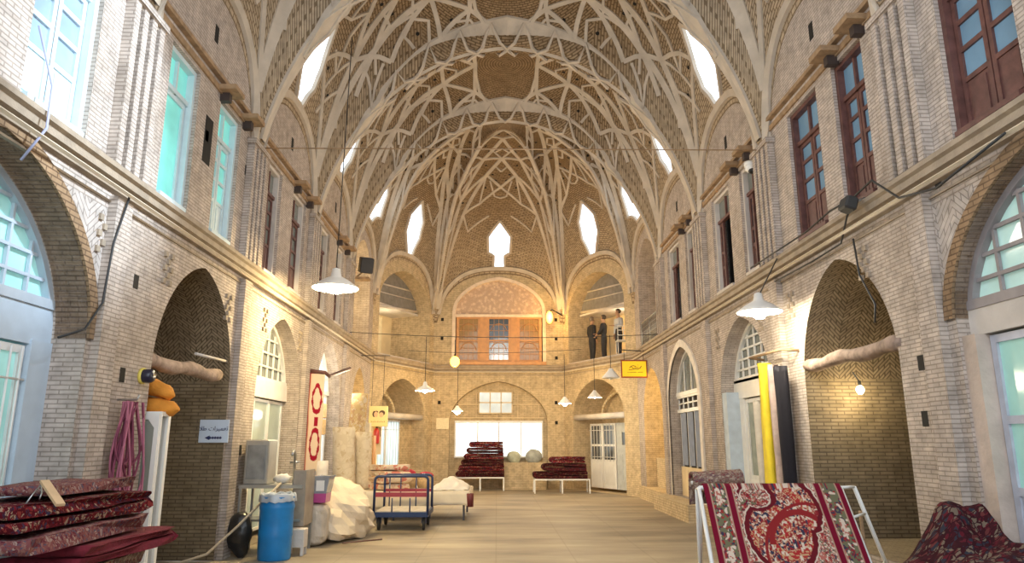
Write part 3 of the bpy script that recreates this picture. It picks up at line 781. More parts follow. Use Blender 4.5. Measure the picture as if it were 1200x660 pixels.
mb = MB(); o = arch_pts(14.82, 17.78, .35, 2.5, 3.93, 12); i = arch_pts(15.0, 17.6, .35, 2.5, 3.75, 12)
for k in range(len(o)-1): mb.face([FR(*o[k], -.04), FR(*o[k+1], -.04), FR(*i[k+1], -.04), FR(*i[k], -.04)])
reveal(mb, FR, o, -.04, .01); trim(mb, mat('white_plaster_surround', (.74,.68,.60), .8))
backing(FR, 14.9, 17.7, .3, 3.9, .35, M['dark_room'])
# right wall bay D: ochre passage with steps
backing(FR, 18.3, 21.0, 0, 3.8, 1.6, M['brick_warm'])
mb = MB()
for k in range(4): fbox(mb, FR, 18.5 + .3*k, 20.8, .35 + .2*k, .35 + .2*(k+1), .3, 1.6)
trim(mb, M['brick_warm'])
backing(FR, 18.4, 21.1, 4.2, 7.5, .9, M['plaster_warm'])
# balcony railing panel upstairs, right
NWr = thing('balcony_railing', FR(19.7, 4.31, .05), 'low grey mesh railing panel of the open gallery arch on the right wall', 'railing')
mb = MB(); 
for z in (4.34, 5.05): mb.tube([FR(18.65, z, .05), FR(20.85, z, .05)], .025, 6)
for a in (18.65, 19.75, 20.85): mb.tube([FR(a, 4.31, .05), FR(a, 5.08, .05)], .025, 6)
mb.build('rail_frame', M['metal_grey'], NWr)
mb = MB()
for k in range(16): a = lerp(18.7, 20.8, k/15); mb.tube([FR(a, 4.34, .05), FR(a, 5.05, .05)], .008, 4)
for k in range(6): z = lerp(4.4, 5.0, k/5); mb.tube([FR(18.65, z, .05), FR(20.85, z, .05)], .008, 4)
mb.build('mesh_infill', M['metal_grey'], NWr)

# back wall centre, ground floor: blind arch with lunette window and wide shop window
FBx = FB
backing(FBx, .5, 4.25, 0, 3.8, .36, M['brick_warm'])
r = window_root(FBx, 2.3, 'wide bright window at the end of the hall', .9); d = .28
mb = MB(); fbox(mb, FBx, .8, 3.95, 2.25, 2.33, d-.08, d+.05); fbox(mb, FBx, .8, 3.95, 1.05, 1.1, d-.06, d+.05)
for a in (.8, 1.6, 2.35, 3.15, 3.9): fbox(mb, FBx, a, a+.05, 1.05, 2.3, d-.05, d+.03)
mb.build('window_frame', M['frame_white'], r)
mb = MB(); mb.face([FBx(.82, 1.08, d), FBx(3.93, 1.08, d), FBx(3.93, 2.28, d), FBx(.82, 2.28, d)]); mb.build('pane', M['glass_bright'], r)
r = window_root(FBx, 2.25, 'small gridded window high in the blind arch', 2.6)
mb = MB()
for k in range(4): a = lerp(1.66, 2.85, k/3); fbox(mb, FBx, a-.02, a+.02, 2.6, 3.35, d-.02, d+.03)
for k in range(3): z = lerp(2.6, 3.35, k/2); fbox(mb, FBx, 1.64, 2.87, z-.02, z+.02, d-.02, d+.03)
mb.build('window_bars', M['plaster_warm'], r)
mb = MB(); mb.face([FBx(1.66, 2.6, d), FBx(2.85, 2.6, d), FBx(2.85, 3.35, d), FBx(1.66, 3.35, d)]); mb.build('pane', glass_mat('grey_daylit_glass', (.55,.62,.62), .95, em=.45), r)
mb = MB()
for sgn in range(5): a = .8 + sgn*.75; fbox(mb, FBx, a, a+.02, 2.45, 3.3 if 1 <= sgn <= 3 else 2.9, .3, .34)
for z in (2.42, 2.9): fbox(mb, FBx, .7, 4.0, z, z+.03, .3, .34)
trim(mb, M['plaster_warm'])
# upper centre: carved lunette above three honey wood windows
backing(FBx, .6, 4.15, 4.3, 7.6, .31, M['dark_room'])
mb = MB(); A = (.72, 4.02, 4.4, 6.25, 7.5); pts, lo, hi, top = arch_region(.72, 4.02, 6.25, 7.5, 6.12)
pane_face(mb, FBx, pts, .12)
def relief_mat():
    m, nt, b = nm('carved_stucco_lunette'); N = nt.nodes; Lk = nt.links
    tc = N.new('ShaderNodeTexCoord'); v = N.new('ShaderNodeTexVoronoi'); v.feature = 'SMOOTH_F1'; v.inputs['Scale'].default_value = 9; Lk.new(tc.outputs['UV'], v.inputs['Vector'])
    n = N.new('ShaderNodeTexNoise'); n.inputs['Scale'].default_value = 16; n.inputs['Distortion'].default_value = 2.5; Lk.new(tc.outputs['UV'], n.inputs['Vector'])
    ad = N.new('ShaderNodeMath'); ad.operation = 'ADD'; Lk.new(v.outputs['Distance'], ad.inputs[0]); Lk.new(n.outputs['Fac'], ad.inputs[1])
    r = N.new('ShaderNodeValToRGB'); r.color_ramp.elements[0].position = .62; r.color_ramp.elements[1].position = .98; r.color_ramp.elements[0].color = (.85,.66,.48,1); r.color_ramp.elements[1].color = (.60,.42,.30,1)
    Lk.new(ad.outputs[0], r.inputs['Fac']); Lk.new(r.outputs['Color'], b.inputs['Base Color']); b.inputs['Roughness'].default_value = .8
    bp = N.new('ShaderNodeBump'); bp.invert = True; bp.inputs['Strength'].default_value = .8; bp.inputs['Distance'].default_value = .04; Lk.new(ad.outputs[0], bp.inputs['Height']); Lk.new(bp.outputs['Normal'], b.inputs['Normal'])
    return m
S(mb.build('wall_lunette', relief_mat()))
mb = MB(); fbox(mb, FBx, .72, 4.02, 6.06, 6.16, .02, .16)
o = arch_pts(.66, 4.08, 4.4, 6.25, 7.56, 12); i = arch_pts(.78, 3.96, 4.4, 6.25, 7.44, 12)
for k in range(len(o)-1): mb.face([FBx(*o[k], -.03), FBx(*o[k+1], -.03), FBx(*i[k+1], -.03), FBx(*i[k], -.03)])
reveal(mb, FBx, i, -.03, .12); trim(mb, mat('pink_stucco_frame', (.80,.64,.48), .8))
for k, (a0, a1) in enumerate(((.84,1.66),(1.94,2.78),(3.06,3.9))):
    r = window_root(FBx, (a0+a1)/2, 'honey wood window with small arched panes', 4.4)
    mb = MB(); w_ = .07
    fbox(mb, FBx, a0-.03, a0+w_, 4.4, 6.08, .08, .2); fbox(mb, FBx, a1-w_, a1+.03, 4.4, 6.08, .08, .2); fbox(mb, FBx, a0+w_, a1-w_, 6.0, 6.08, .08, .2); fbox(mb, FBx, a0+w_, a1-w_, 4.4, 4.5, .08, .2); fbox(mb, FBx, a0+w_, a1-w_, 5.18, 5.23, .1, .18)
    mb.build('window_frame', M['wood_orange'], r)
    mb = MB(); am = (a0+a1)/2
    for j in range(1, 4): x = lerp(a0+w_, a1-w_, j/4); fbox(mb, FBx, x-.008, x+.008, 4.5, 6.0, .12, .14)
    for j in range(1, 7): z = lerp(4.5, 6.0, j/7); fbox(mb, FBx, a0+w_, a1-w_, z-.008, z+.008, .12, .14)
    for q in (5.25, 4.55):
        mb.tube([FBx(am + .28*math.cos(t*PI/10), q + .3 + .28*math.sin(t*PI/10), .12) for t in range(11)], .012, 4)
    mb.build('glazing_bars', M['wood_orange'], r)
    mb = MB(); mb.face([FBx(a0, 4.45, .16), FBx(a1, 4.45, .16), FBx(a1, 6.05, .16), FBx(a0, 6.05, .16)]); mb.build('pane', M['glass_amber'] if k != 1 else M['glass_dark'], r)
mb = MB(); fbox(mb, FBx, 1.68, 1.92, 4.4, 6.06, .05, .25); fbox(mb, FBx, 2.8, 3.04, 4.4, 6.06, .05, .25); fbox(mb, FBx, .66, 4.08, 4.3, 4.42, -.05, .25); trim(mb, M['wood_orange'])

# chamfer walls
def chamfer(F, A, U, side):
    sg = 1 if side == 'L' else -1
    backing(F, A[0]-.15, A[1]+.15, 0, A[4]+.1, 1.2, M['brick_warm'])
    # pale beam across the arch
    mb = MB(); mb.tube([F(A[0]-.05, 2.42, .12), F(A[1]+.05, 2.42, .12)], .1, 8); trim(mb, M['plaster'])
    # inner shallow arch over the beam
    mb = MB(); o = arch_pts(A[0]+.35, A[1]-.35, 2.5, 2.55, 3.3, 10)[1:-1]
    for k in range(len(o)-1):
        mb.tube([F(*o[k], 1.0), F(*o[k+1], 1.0)], .05, 5)
    trim(mb, M['plaster_warm'])
    # gallery above: rear wall, sloping grey glazed roof, floor
    backing(F, U[0]-.1, U[1]+.1, 4.2, 7.5, 1.6, M['plaster_warm'])
    mb = MB(); pts, lo, hi, top = arch_region(U[0], U[1], U[3], U[4], 6.1)
    pane_face(mb, F, pts, .55); S(mb.build('window_gallery_glazing_%s' % ('left' if side == 'L' else 'right'), mat('grey_gallery_panel_' + side, (.22,.21,.20), .5, var=.2)))
    mb = MB(); mb.tube([F(U[0]+.1, 5.95, .5), F(U[1]-.1, 6.2, .5)], .05, 6); mb.tube([F(U[0]+.5, 6.75, .52), F(U[1]-.3, 6.9, .52)], .03, 5); mb.tube([F(U[0]+.2, 6.45, .52), F(U[1]-.1, 6.6, .52)], .02, 5)
    fbox(mb, F, U[0], U[1], 6.05, 6.12, .5, 1.6); trim(mb, M['plaster'])
chamfer(FCL, CLlow, CLup, 'L'); chamfer(FCR, CRlow, CRup, 'R')
# left chamfer door: bright barred
r = door_root(FCL, 1.6, 'bright daylit barred door'); d = .5
leafs(FCL, r, .9, 2.7, .1, 2.3, d, 2, M['frame_white'], glass_mat('daylit_blue_glass', (.62,.82,.95), .95, em=.9), w=.06, bars=5, panel=.5)
mb = MB(); fbox(mb, FCL, 2.7, 3.45, 0, 2.32, d, d+.1); mb.build('side_panel', M['brick_warm'], r)
r = door_root(FCR, 2.4, 'white double door with black barred panes'); d = .5
leafs(FCR, r, 2.0, 3.55, .1, 2.2, d, 2, M['white_en'], M['glass_dark'], w=.07, bars=4, panel=.85, rail=(1.45,))
leafs(FCR, r, .8, 1.95, .1, 2.2, d, 1, mat('pale_grey_blue_board', (.52,.55,.55), .6), M['glass_dark'], w=.3, panel=1.1)
# upper left gallery: door with framed picture
r = door_root(FCL, 2.0, 'pale gallery door'); 
mb = MB(); fbox(mb, FCL, 1.3, 2.9, 4.3, 5.95, 1.5, 1.58); mb.build('door_panel', mat('cream_gallery_door', (.80,.70,.48), .6), r)
t = thing('framed_picture', FCL(2.1, 4.7, 1.42), 'small framed picture hanging in the upper left gallery', 'picture')
mb = MB(); fbox(mb, FCL, 1.8, 2.4, 4.72, 5.42, 1.42, 1.49); mb.build('frame', M['beam'], t)
mb = MB(); fbox(mb, FCL, 1.86, 2.34, 4.78, 5.36, 1.40, 1.43); mb.build('print', mat('yellowed_print', (.75,.6,.25), .5, var=.3, emit=(.8,.6,.2), es=.2), t)
r = door_root(FCR, 2.0, 'warm lit gallery doorway')
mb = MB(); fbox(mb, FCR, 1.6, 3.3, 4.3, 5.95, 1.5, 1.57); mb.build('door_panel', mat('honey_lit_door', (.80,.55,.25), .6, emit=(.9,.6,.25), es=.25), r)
# gallery parapet boards at floor level
for F, U in ((FCL, CLup), (FCR, CRup)):
    mb = MB(); fbox(mb, F, U[0], U[1], 4.29, 4.33, -.02, 1.6); trim(mb, M['plaster'])

# beams / bracket boards over the upper windows
def bracket(F, a, z, w_, out, label):
    t = thing('beam_bracket', F(a, z, 0), label, 'bracket', 'wooden bracket boards over the upper windows')
    mb = MB(); fbox(mb, F, a-w_/2, a+w_/2, z, z+.07, -out, .02); mb.build('board', M['beam'], t)
    mb = MB(); fbox(mb, F, a-.05, a+.05, z-.12, z, -out*.5, .02); mb.build('corbel', M['wood_dark'], t)
for F, P, sd in ((FL, LP, 'left'), (FR, RP, 'right')):
    for k in range(2, 6):
        for e, q in ((0, 'nearer'), (1, 'farther')):
            bracket(F, P[k] + (.62 if e == 0 else 1.3) if F is FR else P[k+1] - (1.5 if e == 0 else .6) + .0, 6.36, .34, .26, '%s board of the %s pair of wooden bracket boards over the %s upper windows' % (q, ['nearest','second','third','farthest'][k-2], sd))
# wall arches: small dark vent holes (part of wall surface)
mb = MB()
for F, c in ((FL, 8.85), (FL, 12.55), (FL, 16.25), (FR, 8.6), (FR, 12.3), (FR, 16.0)):
    fbox(mb, F, c-.06, c+.06, 6.95, 7.2, -.004, .1)
for F, L_ in ((FL, [(7.45,2.2),(7.4,4.7),(7.5,3.2),(11.0,2.4),(11.1,1.4),(11.0,3.1),(14.9,2.6),(8.86,5.5),(10.35,5.6),(10.7,4.6)]), (FR, [(7.05,2.3),(7.1,1.75),(10.25,5.2),(10.6,4.55),(7.0,5.4),(6.4,4.0),(14.3,2.2),(14.3,5.0),(14.5,1.7)])):
    for a, z in L_: fbox(mb, F, a-.05, a+.05, z, z+.15, -.004, .1)
fbox(mb, FL, 8.78, 9.02, 5.2, 5.85, -.004, .1)
for a, z in ((.25,2.9),(.25,2.2),(4.42,2.9),(4.42,2.2),(.3,5.9),(.3,5.2),(4.45,5.9),(4.45,5.2),(4.45,4.5)): fbox(mb, FB, a-.05, a+.05, z, z+.12, -.004, .1)
trim(mb, M['black'])
# carved plaster rosettes beside the lower arches
mb = MB()
for F, L_ in ((FL, [(6.75,3.55),(8.15,3.55),(10.1,3.45),(11.75,3.55),(13.9,3.5)]), (FR, [(10.0,3.5),(7.9,3.6),(13.5,3.5),(11.2,3.5)])):
    for a, z in L_:
        for k in range(5):
            for j in range(3):
                if (k+j) % 2 == 0: fbox(mb, F, a-.1+j*.08, a-.04+j*.08, z-.16+k*.08, z-.10+k*.08, -.03, .01)
trim(mb, M['molding'])
# dark brick edging of the big near arches
for F, A in ((FL, L_low[0]), (FR, R_low[0])):
    mb = MB(); o = arch_pts(A[0]-.13, A[1]+.13, A[3], A[3], A[4]+.13, 14)[1:-1]; i = arch_pts(A[0], A[1], A[3], A[3], A[4], 14)[1:-1]
    for k in range(len(o)-1): mb.face([F(*o[k], -.03), F(*o[k+1], -.03), F(*i[k+1], -.03), F(*i[k], -.03)])
    reveal(mb, F, o, -.03, .01); reveal(mb, F, i, -.03, .30); trim(mb, M['arch_edge'])
# herringbone spandrels
for F, P, A, q in ((FL, LP, L_low[0], 3), (FR, RP, R_low[0], 3)):
    mb = MB(); o = arch_pts(A[0]-.13, A[1]+.13, A[3], A[3], A[4]+.13, 14)
    pts = [p for p in o if p[0] > 5.9 and p[1] < 3.85] ; e = P[3]-.22
    poly = [(pts[0][0], 3.86)] + [p for p in pts] + [(e, pts[-1][1]), (e, 3.86)]
    poly = [p for k, p in enumerate(poly) if k == 0 or (abs(p[0]-poly[k-1][0]) + abs(p[1]-poly[k-1][1])) > 1e-4]
    pane_face(mb, F, poly, -.006); trim(mb, M['brick_zigpale'])
# ------------------------------------------------------------------ rugs and cloths
def rug_mat(name, cols, scale=14, border=None, rough=.95, sharp=True):
    m, nt, b = nm(name); N = nt.nodes; Lk = nt.links
    tc = N.new('ShaderNodeTexCoord'); n = N.new('ShaderNodeTexNoise'); n.inputs['Scale'].default_value = scale*.5; n.inputs['Detail'].default_value = 3
    Lk.new(tc.outputs['UV'], n.inputs['Vector'])
    mx = N.new('ShaderNodeMixRGB'); mx.inputs['Fac'].default_value = .05; Lk.new(tc.outputs['UV'], mx.inputs['Color1']); Lk.new(n.outputs['Color'], mx.inputs['Color2'])
    v = N.new('ShaderNodeTexVoronoi'); v.inputs['Scale'].default_value = scale; Lk.new(mx.outputs['Color'], v.inputs['Vector'])
    sp = N.new('ShaderNodeSeparateColor'); Lk.new(v.outputs['Color'], sp.inputs[0])
    r = N.new('ShaderNodeValToRGB'); r.color_ramp.interpolation = 'CONSTANT' if sharp else 'LINEAR'
    e = r.color_ramp.elements
    for k, c in enumerate(cols):
        p = k / len(cols)
        if k == 0: e[0].position = 0; e[0].color = (*c, 1)
        elif k == 1: e[1].position = p; e[1].color = (*c, 1)
        else: q = e.new(p); q.color = (*c, 1)
    Lk.new(sp.outputs[0], r.inputs['Fac'])
    r2 = N.new('ShaderNodeValToRGB'); r2.color_ramp.elements[0].position = .32; r2.color_ramp.elements[1].position = .36
    v2 = N.new('ShaderNodeTexVoronoi'); v2.feature = 'DISTANCE_TO_EDGE'; v2.inputs['Scale'].default_value = scale*.6; Lk.new(mx.outputs['Color'], v2.inputs['Vector'])
    r2.color_ramp.elements[0].position = .05; r2.color_ramp.elements[1].position = .09; Lk.new(v2.outputs['Distance'], r2.inputs['Fac'])
    m2 = N.new('ShaderNodeMixRGB'); Lk.new(r2.outputs['Color'], m2.inputs['Fac']); m2.inputs['Color1'].default_value = (*cols[0], 1); Lk.new(r.outputs['Color'], m2.inputs['Color2'])
    Lk.new(m2.outputs['Color'], b.inputs['Base Color']); b.inputs['Roughness'].default_value = rough; b.inputs['Specular IOR Level'].default_value = .1
    bp = N.new('ShaderNodeBump'); bp.inputs['Strength'].default_value = .4; bp.inputs['Distance'].default_value = .01; Lk.new(n.outputs['Fac'], bp.inputs['Height']); Lk.new(bp.outputs['Normal'], b.inputs['Normal'])
    return m
CR = [(.07,.006,.01),(.17,.012,.02),(.30,.20,.14),(.10,.008,.016),(.035,.03,.06),(.20,.03,.025)]
M['rug_red'] = rug_mat('crimson_floral_rug', CR, 42)
M['rug_dark'] = rug_mat('dark_maroon_rug', [(.035,.008,.01),(.08,.008,.012),(.03,.012,.02),(.13,.07,.05),(.07,.006,.01)], 34)
M['rug_tan'] = rug_mat('tan_backed_rug', [(.20,.13,.10),(.32,.23,.18),(.20,.05,.05),(.38,.29,.22),(.14,.07,.08)], 46)
M['rug_mix'] = rug_mat('faded_rose_rug', [(.18,.06,.06),(.30,.21,.18),(.12,.025,.035),(.24,.11,.09),(.09,.07,.10)], 46)
M['rug_cream'] = rug_mat('cream_rug_back', [(.66,.56,.40),(.72,.62,.46),(.58,.46,.30),(.70,.60,.45)], 12)
M['rug_plain'] = mat('crimson_rug_pile', (.16,.010,.022), .95, var=.25, scale=12, bump=.4)
def serp(L, n, t, gap=.012, seg=7):
    """centre line of a rug folded n times over length L"""
    pts = []; R_ = (t + gap) / 2
    for k in range(n):
        z = t/2 + k*(t+gap); a, b = (-L/2 + R_, L/2 - R_) if k % 2 == 0 else (L/2 - R_, -L/2 + R_)
        for j in range(9): pts.append((lerp(a, b, j/8), z))
        if k < n-1:
            s_ = 1 if k % 2 == 0 else -1
            for j in range(1, seg): an = -PI/2 + PI*j/seg; pts.append((b + s_*R_*math.cos(an), z + R_ + R_*math.sin(an)))
    return pts
def folded(name, label, m, c, L, W, n, t, rz=0, seed=0, group=None, parent=None, cat='rug', sag=.02, wob=.03):
    cl = serp(L, n, t); N_ = len(cl); up = []; dn = []
    for k, (a, z) in enumerate(cl):
        a0, z0 = cl[max(0, k-1)]; a1, z1 = cl[min(N_-1, k+1)]; d = Vector((a1-a0, z1-z0)).normalized(); nx, nz = -d.y, d.x
        up.append((a + nx*t*.46, z + nz*t*.46)); dn.append((a - nx*t*.46, z - nz*t*.46))
    e1 = cl[-1]; prof = up + dn[::-1]
    us = [0]
    for k in range(len(prof)): p, q = prof[k], prof[(k+1) % len(prof)]; us.append(us[-1] + math.hypot(q[0]-p[0], q[1]-p[1]))
    mb = MB(); rings = []; nw = 9
    R_ = Matrix.Rotation(rz, 3, 'Z')
    for j in range(nw + 1):
        w_ = lerp(-W/2, W/2, j/nw); ring = []
        for a, z in prof:
            q = noise.noise(Vector((a*2.3 + seed*7.1, w_*2.3, z*9))) ; q2 = noise.noise(Vector((a*3 - seed*3.7, w_*4 + 9, z*20)))
            ring.append(Vector(c) + R_ @ Vector((w_ + wob*q2 + (wob*2*noise.noise(Vector((z*14+seed, a, 3)))), a*(1 + .0*q), max(.0, z + sag*q*min(1, z*12)))))
        rings.append(ring)
    mb.loft(rings, caps=True, smooth=True, uvs=(us, [W*j/nw for j in range(nw+1)]))
    o = mb.build(name, m, parent)
    if parent is None: tag(o, label, cat, group)
    return n*(t+.012)

# ---- pile of folded rugs at the near left
z = .005
pile = [(2.0,.80,2,.085,'rug_dark','lowest dark folded rug at the bottom of the left foreground pile'),
 (1.9,.82,2,.08,'rug_tan','tan-backed folded rug low in the left foreground pile'),
 (1.95,.80,2,.07,'rug_mix','faded rose folded rug just below the plain crimson one at left'),
 (1.9,.84,1,.12,'rug_tan','cream-patterned folded rug jutting out in the middle of the left pile'),
 (1.35,.62,2,.06,'rug_plain','short plain crimson folded rug lying at the right end of the left pile'),
 (1.7,.78,1,.11,'rug_mix','rose and tan folded rug in the upper part of the left pile'),
 (1.75,.80,2,.08,'rug_red','deep red folded rug with looped end near the top of the left pile'),
 (1.3,.55,1,.075,'rug_mix','topmost mauve and red folded rug of the left foreground pile')]
for k, (L_, W_, n_, t_, m_, lb) in enumerate(pile):
    cy_ = 5.68 + (.38 if k == 4 else (.32 if k == 7 else .05*math.sin(k*2.1)))
    h = folded('folded_rug', lb, M[m_], (-3.36 + (.12 if k == 4 else -.02*k if k < 4 else -.03*(k-3)) + .03*math.sin(k*1.7), cy_, z), L_, W_, n_, t_ , rz=rad([0,1,-1,2,-3,1,-2,3][k]), seed=k+1, group='folded rugs piled by the near left shop front', sag=.03, wob=.05)
    z += h + .012
PILE_TOP = z
# wooden hanger lying on the pile
t = thing('clothes_hanger', at(62, 590, 5.3), 'wooden bar with bent wire lying on top of the left rug pile', 'hanger')
mb = MB(); a, b = at(52, 564, 5.35), at(71, 592, 5.2); d = (b - a); Mx = Matrix.Translation((a+b)/2) @ d.to_track_quat('Z', 'Y').to_matrix().to_4x4(); mb.box((-.03,-.01,-d.length/2), (.03,.01,d.length/2), Mx); mb.build('wooden_bar', mat('pale_hanger_wood', (.62,.42,.24), .6), t)
mb = MB(); mb.tube([at(48, 568, 5.36), at(38, 580, 5.3), at(28, 594, 5.25)], .006, 5); mb.tube([at(48, 568, 5.36), at(49, 578, 5.3), at(46, 586, 5.28)], .005, 5); mb.build('wire', M['chrome'], t)

# ---- heap of rugs at the near right
z = .36
for k, (L_, W_, n_, t_, m_, lb) in enumerate([(1.25,.62,2,.07,'rug_dark','lower dark folded rug of the heap by the right pillar'),(1.2,.6,2,.06,'rug_mix','middle faded folded rug of the heap by the right pillar')]):
    z += folded('folded_rug', lb, M[m_], (3.93, 5.65, z), L_, W_, n_, t_, rz=rad(2-4*k), seed=20+k, group='rugs heaped by the near right pillar') + .005
mb = MB()
def dr(u, v):
    x = lerp(3.1, 4.14, u); y = lerp(4.95, 6.42, v)
    h = lerp(.44, .74, sstep(.05, .75, u)) + .10*noise.noise(Vector((x*3, y*2.2, 1))) + .05*noise.noise(Vector((x*7, y*6, 4)))
    h += .30*sstep(.55, .98, v)*sstep(.35, .75, u) + .05*sstep(.9, 1, u)
    return Vector((x + .06*math.sin(v*9), y + .05*math.sin(u*8), h))
mb.grid(dr, 34, 34, lambda u, v: (u*.9, v*1.4))
o = mb.build('draped_rug', rug_mat('dusky_heap_rug', [(.035,.008,.012),(.10,.012,.02),(.16,.12,.09),(.05,.01,.015),(.03,.03,.045),(.12,.03,.03)], 30), solid=.035); tag(o, 'dark red floral rug draped unevenly over the heap by the right foreground pillar', 'rug', 'rugs heaped by the near right pillar')

# ---- display rack with the big paisley rug
RY = 7.0
def rk(px, py, Y=RY): return at(px, py, Y)
t = thing('rug_rack', (2.7, 6.6, 0), 'white tubular A-shaped rack holding the big paisley rug', 'rack')
TL, TR = rk(819, 571), rk(985, 571); TL.z = TR.z = 1.17
mb = MB()
FLg, FRg = Vector((TL.x - .06, 6.25, 0)), Vector((TR.x + .02, 6.25, 0))
mb.tube([TL, FLg], .02, 6); mb.tube([TR, FRg], .02, 6); mb.tube([TL, TR], .02, 6); mb.tube([TL.lerp(FLg,.7), TR.lerp(FRg,.7)], .015, 6)
mb.build('front_frame', M['frame_white'], t)
mb = MB(); BL, BR = Vector((TL.x + .0, RY+.08, 1.15)), Vector((TR.x + .19, RY+.12, 1.17)); BLg, BRg = Vector((TL.x + .1, 7.5, 0)), Vector((TR.x + .78, 7.55, 0)); mb.tube([BL, BR], .012, 6)
mb.tube([BL, BLg], .018, 6); mb.tube([BR, BRg], .02, 6); mb.tube([TR, BR], .015, 6); mb.tube([TL, BL], .015, 6)
p = BR.lerp(BRg, .22); q = TR.lerp(FRg, .22); mb.tube([p, q], .014, 6); p = BR.lerp(BRg, .62); q = TR.lerp(FRg, .62); mb.tube([p, q], .012, 6)
mb.build('rear_frame', M['frame_white'], t)
mb = MB(); a = BR.lerp(BRg, .2); mb.tube([a + Vector((-.03,.02,0)), Vector((a.x-.0, a.y+.05, .0))], .018, 6); mb.build('prop', M['beam'], t)
def boteh_col(u, v, W_=1.42, H_=1.4):
    x, y = u*W_, v*H_
    P = Vector((x, y, 0))
    nz = noise.noise(P*9 + Vector((3,1,0))); nz2 = noise.noise(P*26); cell = noise.cell(P*44 + Vector((nz*1.2, nz2*1.2, 0))); cell2 = noise.cell(P*80 + Vector((nz2, nz, 5)))
    crim, red, cream, oliv, navy, rose = (.17,.008,.025), (.30,.03,.028), (.62,.50,.40), (.15,.14,.08), (.04,.04,.07), (.42,.13,.10)
    e = min(u, 1-u)
    if e < .035: return crim
    if e < .045: return (.42,.25,.18)
    if e < .145: # flower border
        f = math.sin((y*11) + (3 if u > .5 else 0))*math.cos((e-.09)*48)
        if f > .55 + nz2*.3: return rose if cell > .3 else cream
        if nz2 > .3: return cream
        return oliv if cell > -.2 else (navy if cell2 > 0 else red)
    if e < .155: return (.42,.25,.18)
    if e < .195: return crim
    if e < .205: return (.42,.25,.18)
    # boteh
    bx, by, br = .66, .50, .345
    d = math.hypot(x-bx, (y-by)*.92) - br
    # arm sweeping up the right side and curling left over the top
    arm = [(.98,.42,.10),(1.02,.28,.12),(.97,.15,.135),(.86,.06,.13),(.73,.01,.12),(.60,-.01,.07),(.48,.0,.04),(.39,.03,.028),(.35,.09,.025),(.36,.16,.022)]
    for (ax, ay, ar), (cx_, cy_, cr) in zip(arm, arm[1:]):
        vx, vy = cx_-ax, cy_-ay; tt = clamp(((x-ax)*vx + (y-ay)*vy)/(vx*vx+vy*vy))
        d = min(d, math.hypot(x-ax-vx*tt, y-ay-vy*tt) - lerp(ar, cr, tt))
    # inner fill between body and arm
    q = math.hypot((x-.80)/1.05, y-.24) - .22
    d = min(d, q)
    hole = math.hypot((x-.50)/1.15, (y-.13)*1.25) - .14
    d = max(d, -hole)
    ed = d + nz2*.012
    if ed < -.045:
        s1 = math.hypot(x-.62, y-.52)
        sw = math.sin(math.atan2(y-.52, x-.62)*3 + s1*22)
        if abs(math.hypot(x-.86, y-.60) - .30) < .03 and y < .6 or abs(math.hypot(x-.98, (y-.72)) - .50) < .015: return (.25,.022,.024)
        if cell > .68: return cream
        if sw > .45: return (.36,.03,.03) if cell2 > -.3 else (.50,.30,.16)
        if cell < -.55: return navy
        if cell2 > .4: return (.55,.34,.22)
        return (.24,.022,.026) if cell > -.1 else (.34,.10,.07)
    if ed < 0: return (.13,.012,.018)
    if ed < .012: return cream
    if nz > .32 and cell > -.2: return rose
    if abs(nz) < .05: return crim if cell2 > 0 else oliv
    if abs(nz2) < .07: return navy if cell2 > .2 else rose
    if cell > .62: return red
    if cell2 < -.35: return rose
    if cell2 > .62: return oliv
    return cream if cell < .25 else (.48,.36,.27)
def paint_mat(name):
    m, nt, b = nm(name); N = nt.nodes; Lk = nt.links
    a = N.new('ShaderNodeVertexColor'); a.layer_name = 'Col'; Lk.new(a.outputs['Color'], b.inputs['Base Color']); b.inputs['Roughness'].default_value = .95; b.inputs['Specular IOR Level'].default_value = .1
    tc = N.new('ShaderNodeTexCoord'); n = N.new('ShaderNodeTexNoise'); n.inputs['Scale'].default_value = 120; Lk.new(tc.outputs['Object'], n.inputs['Vector'])
    bp = N.new('ShaderNodeBump'); bp.inputs['Strength'].default_value = .3; bp.inputs['Distance'].default_value = .004; Lk.new(n.outputs['Fac'], bp.inputs['Height']); Lk.new(bp.outputs['Normal'], b.inputs['Normal'])
    return m
mb = MB(); nu, nv = 300, 270
gl_, gr_ = FLg + Vector((.07, 0, 0)), FRg + Vector((-.02, 0, 0)); tl_, tr_ = TL + Vector((.035,0,0)), TR + Vector((-.01,0,0))
def rugp(u, v):
    top = tl_.lerp(tr_, u); bot = gl_.lerp(gr_, u)
    if v < .03: p = top + Vector((0, .06*(1 - v/.03) - .0, .035 - .03*(1-v/.03)**2)); return p
    q = (v - .03)/.97; p = top.lerp(bot, q*.97); return p + Vector((0, -.035 - .012*math.sin(u*7+q*3), .01*math.sin(u*11)))
mb.grid(rugp, nu, nv, lambda u, v: (u*1.42, v*1.4))
mb.col = [boteh_col(a/nu, b/nv) for b in range(nv+1) for a in range(nu+1)]
o = mb.build('paisley_rug', paint_mat('red_paisley_rug'), solid=.012); tag(o, 'large red and cream rug with a big paisley motif hung over a white rack', 'rug')
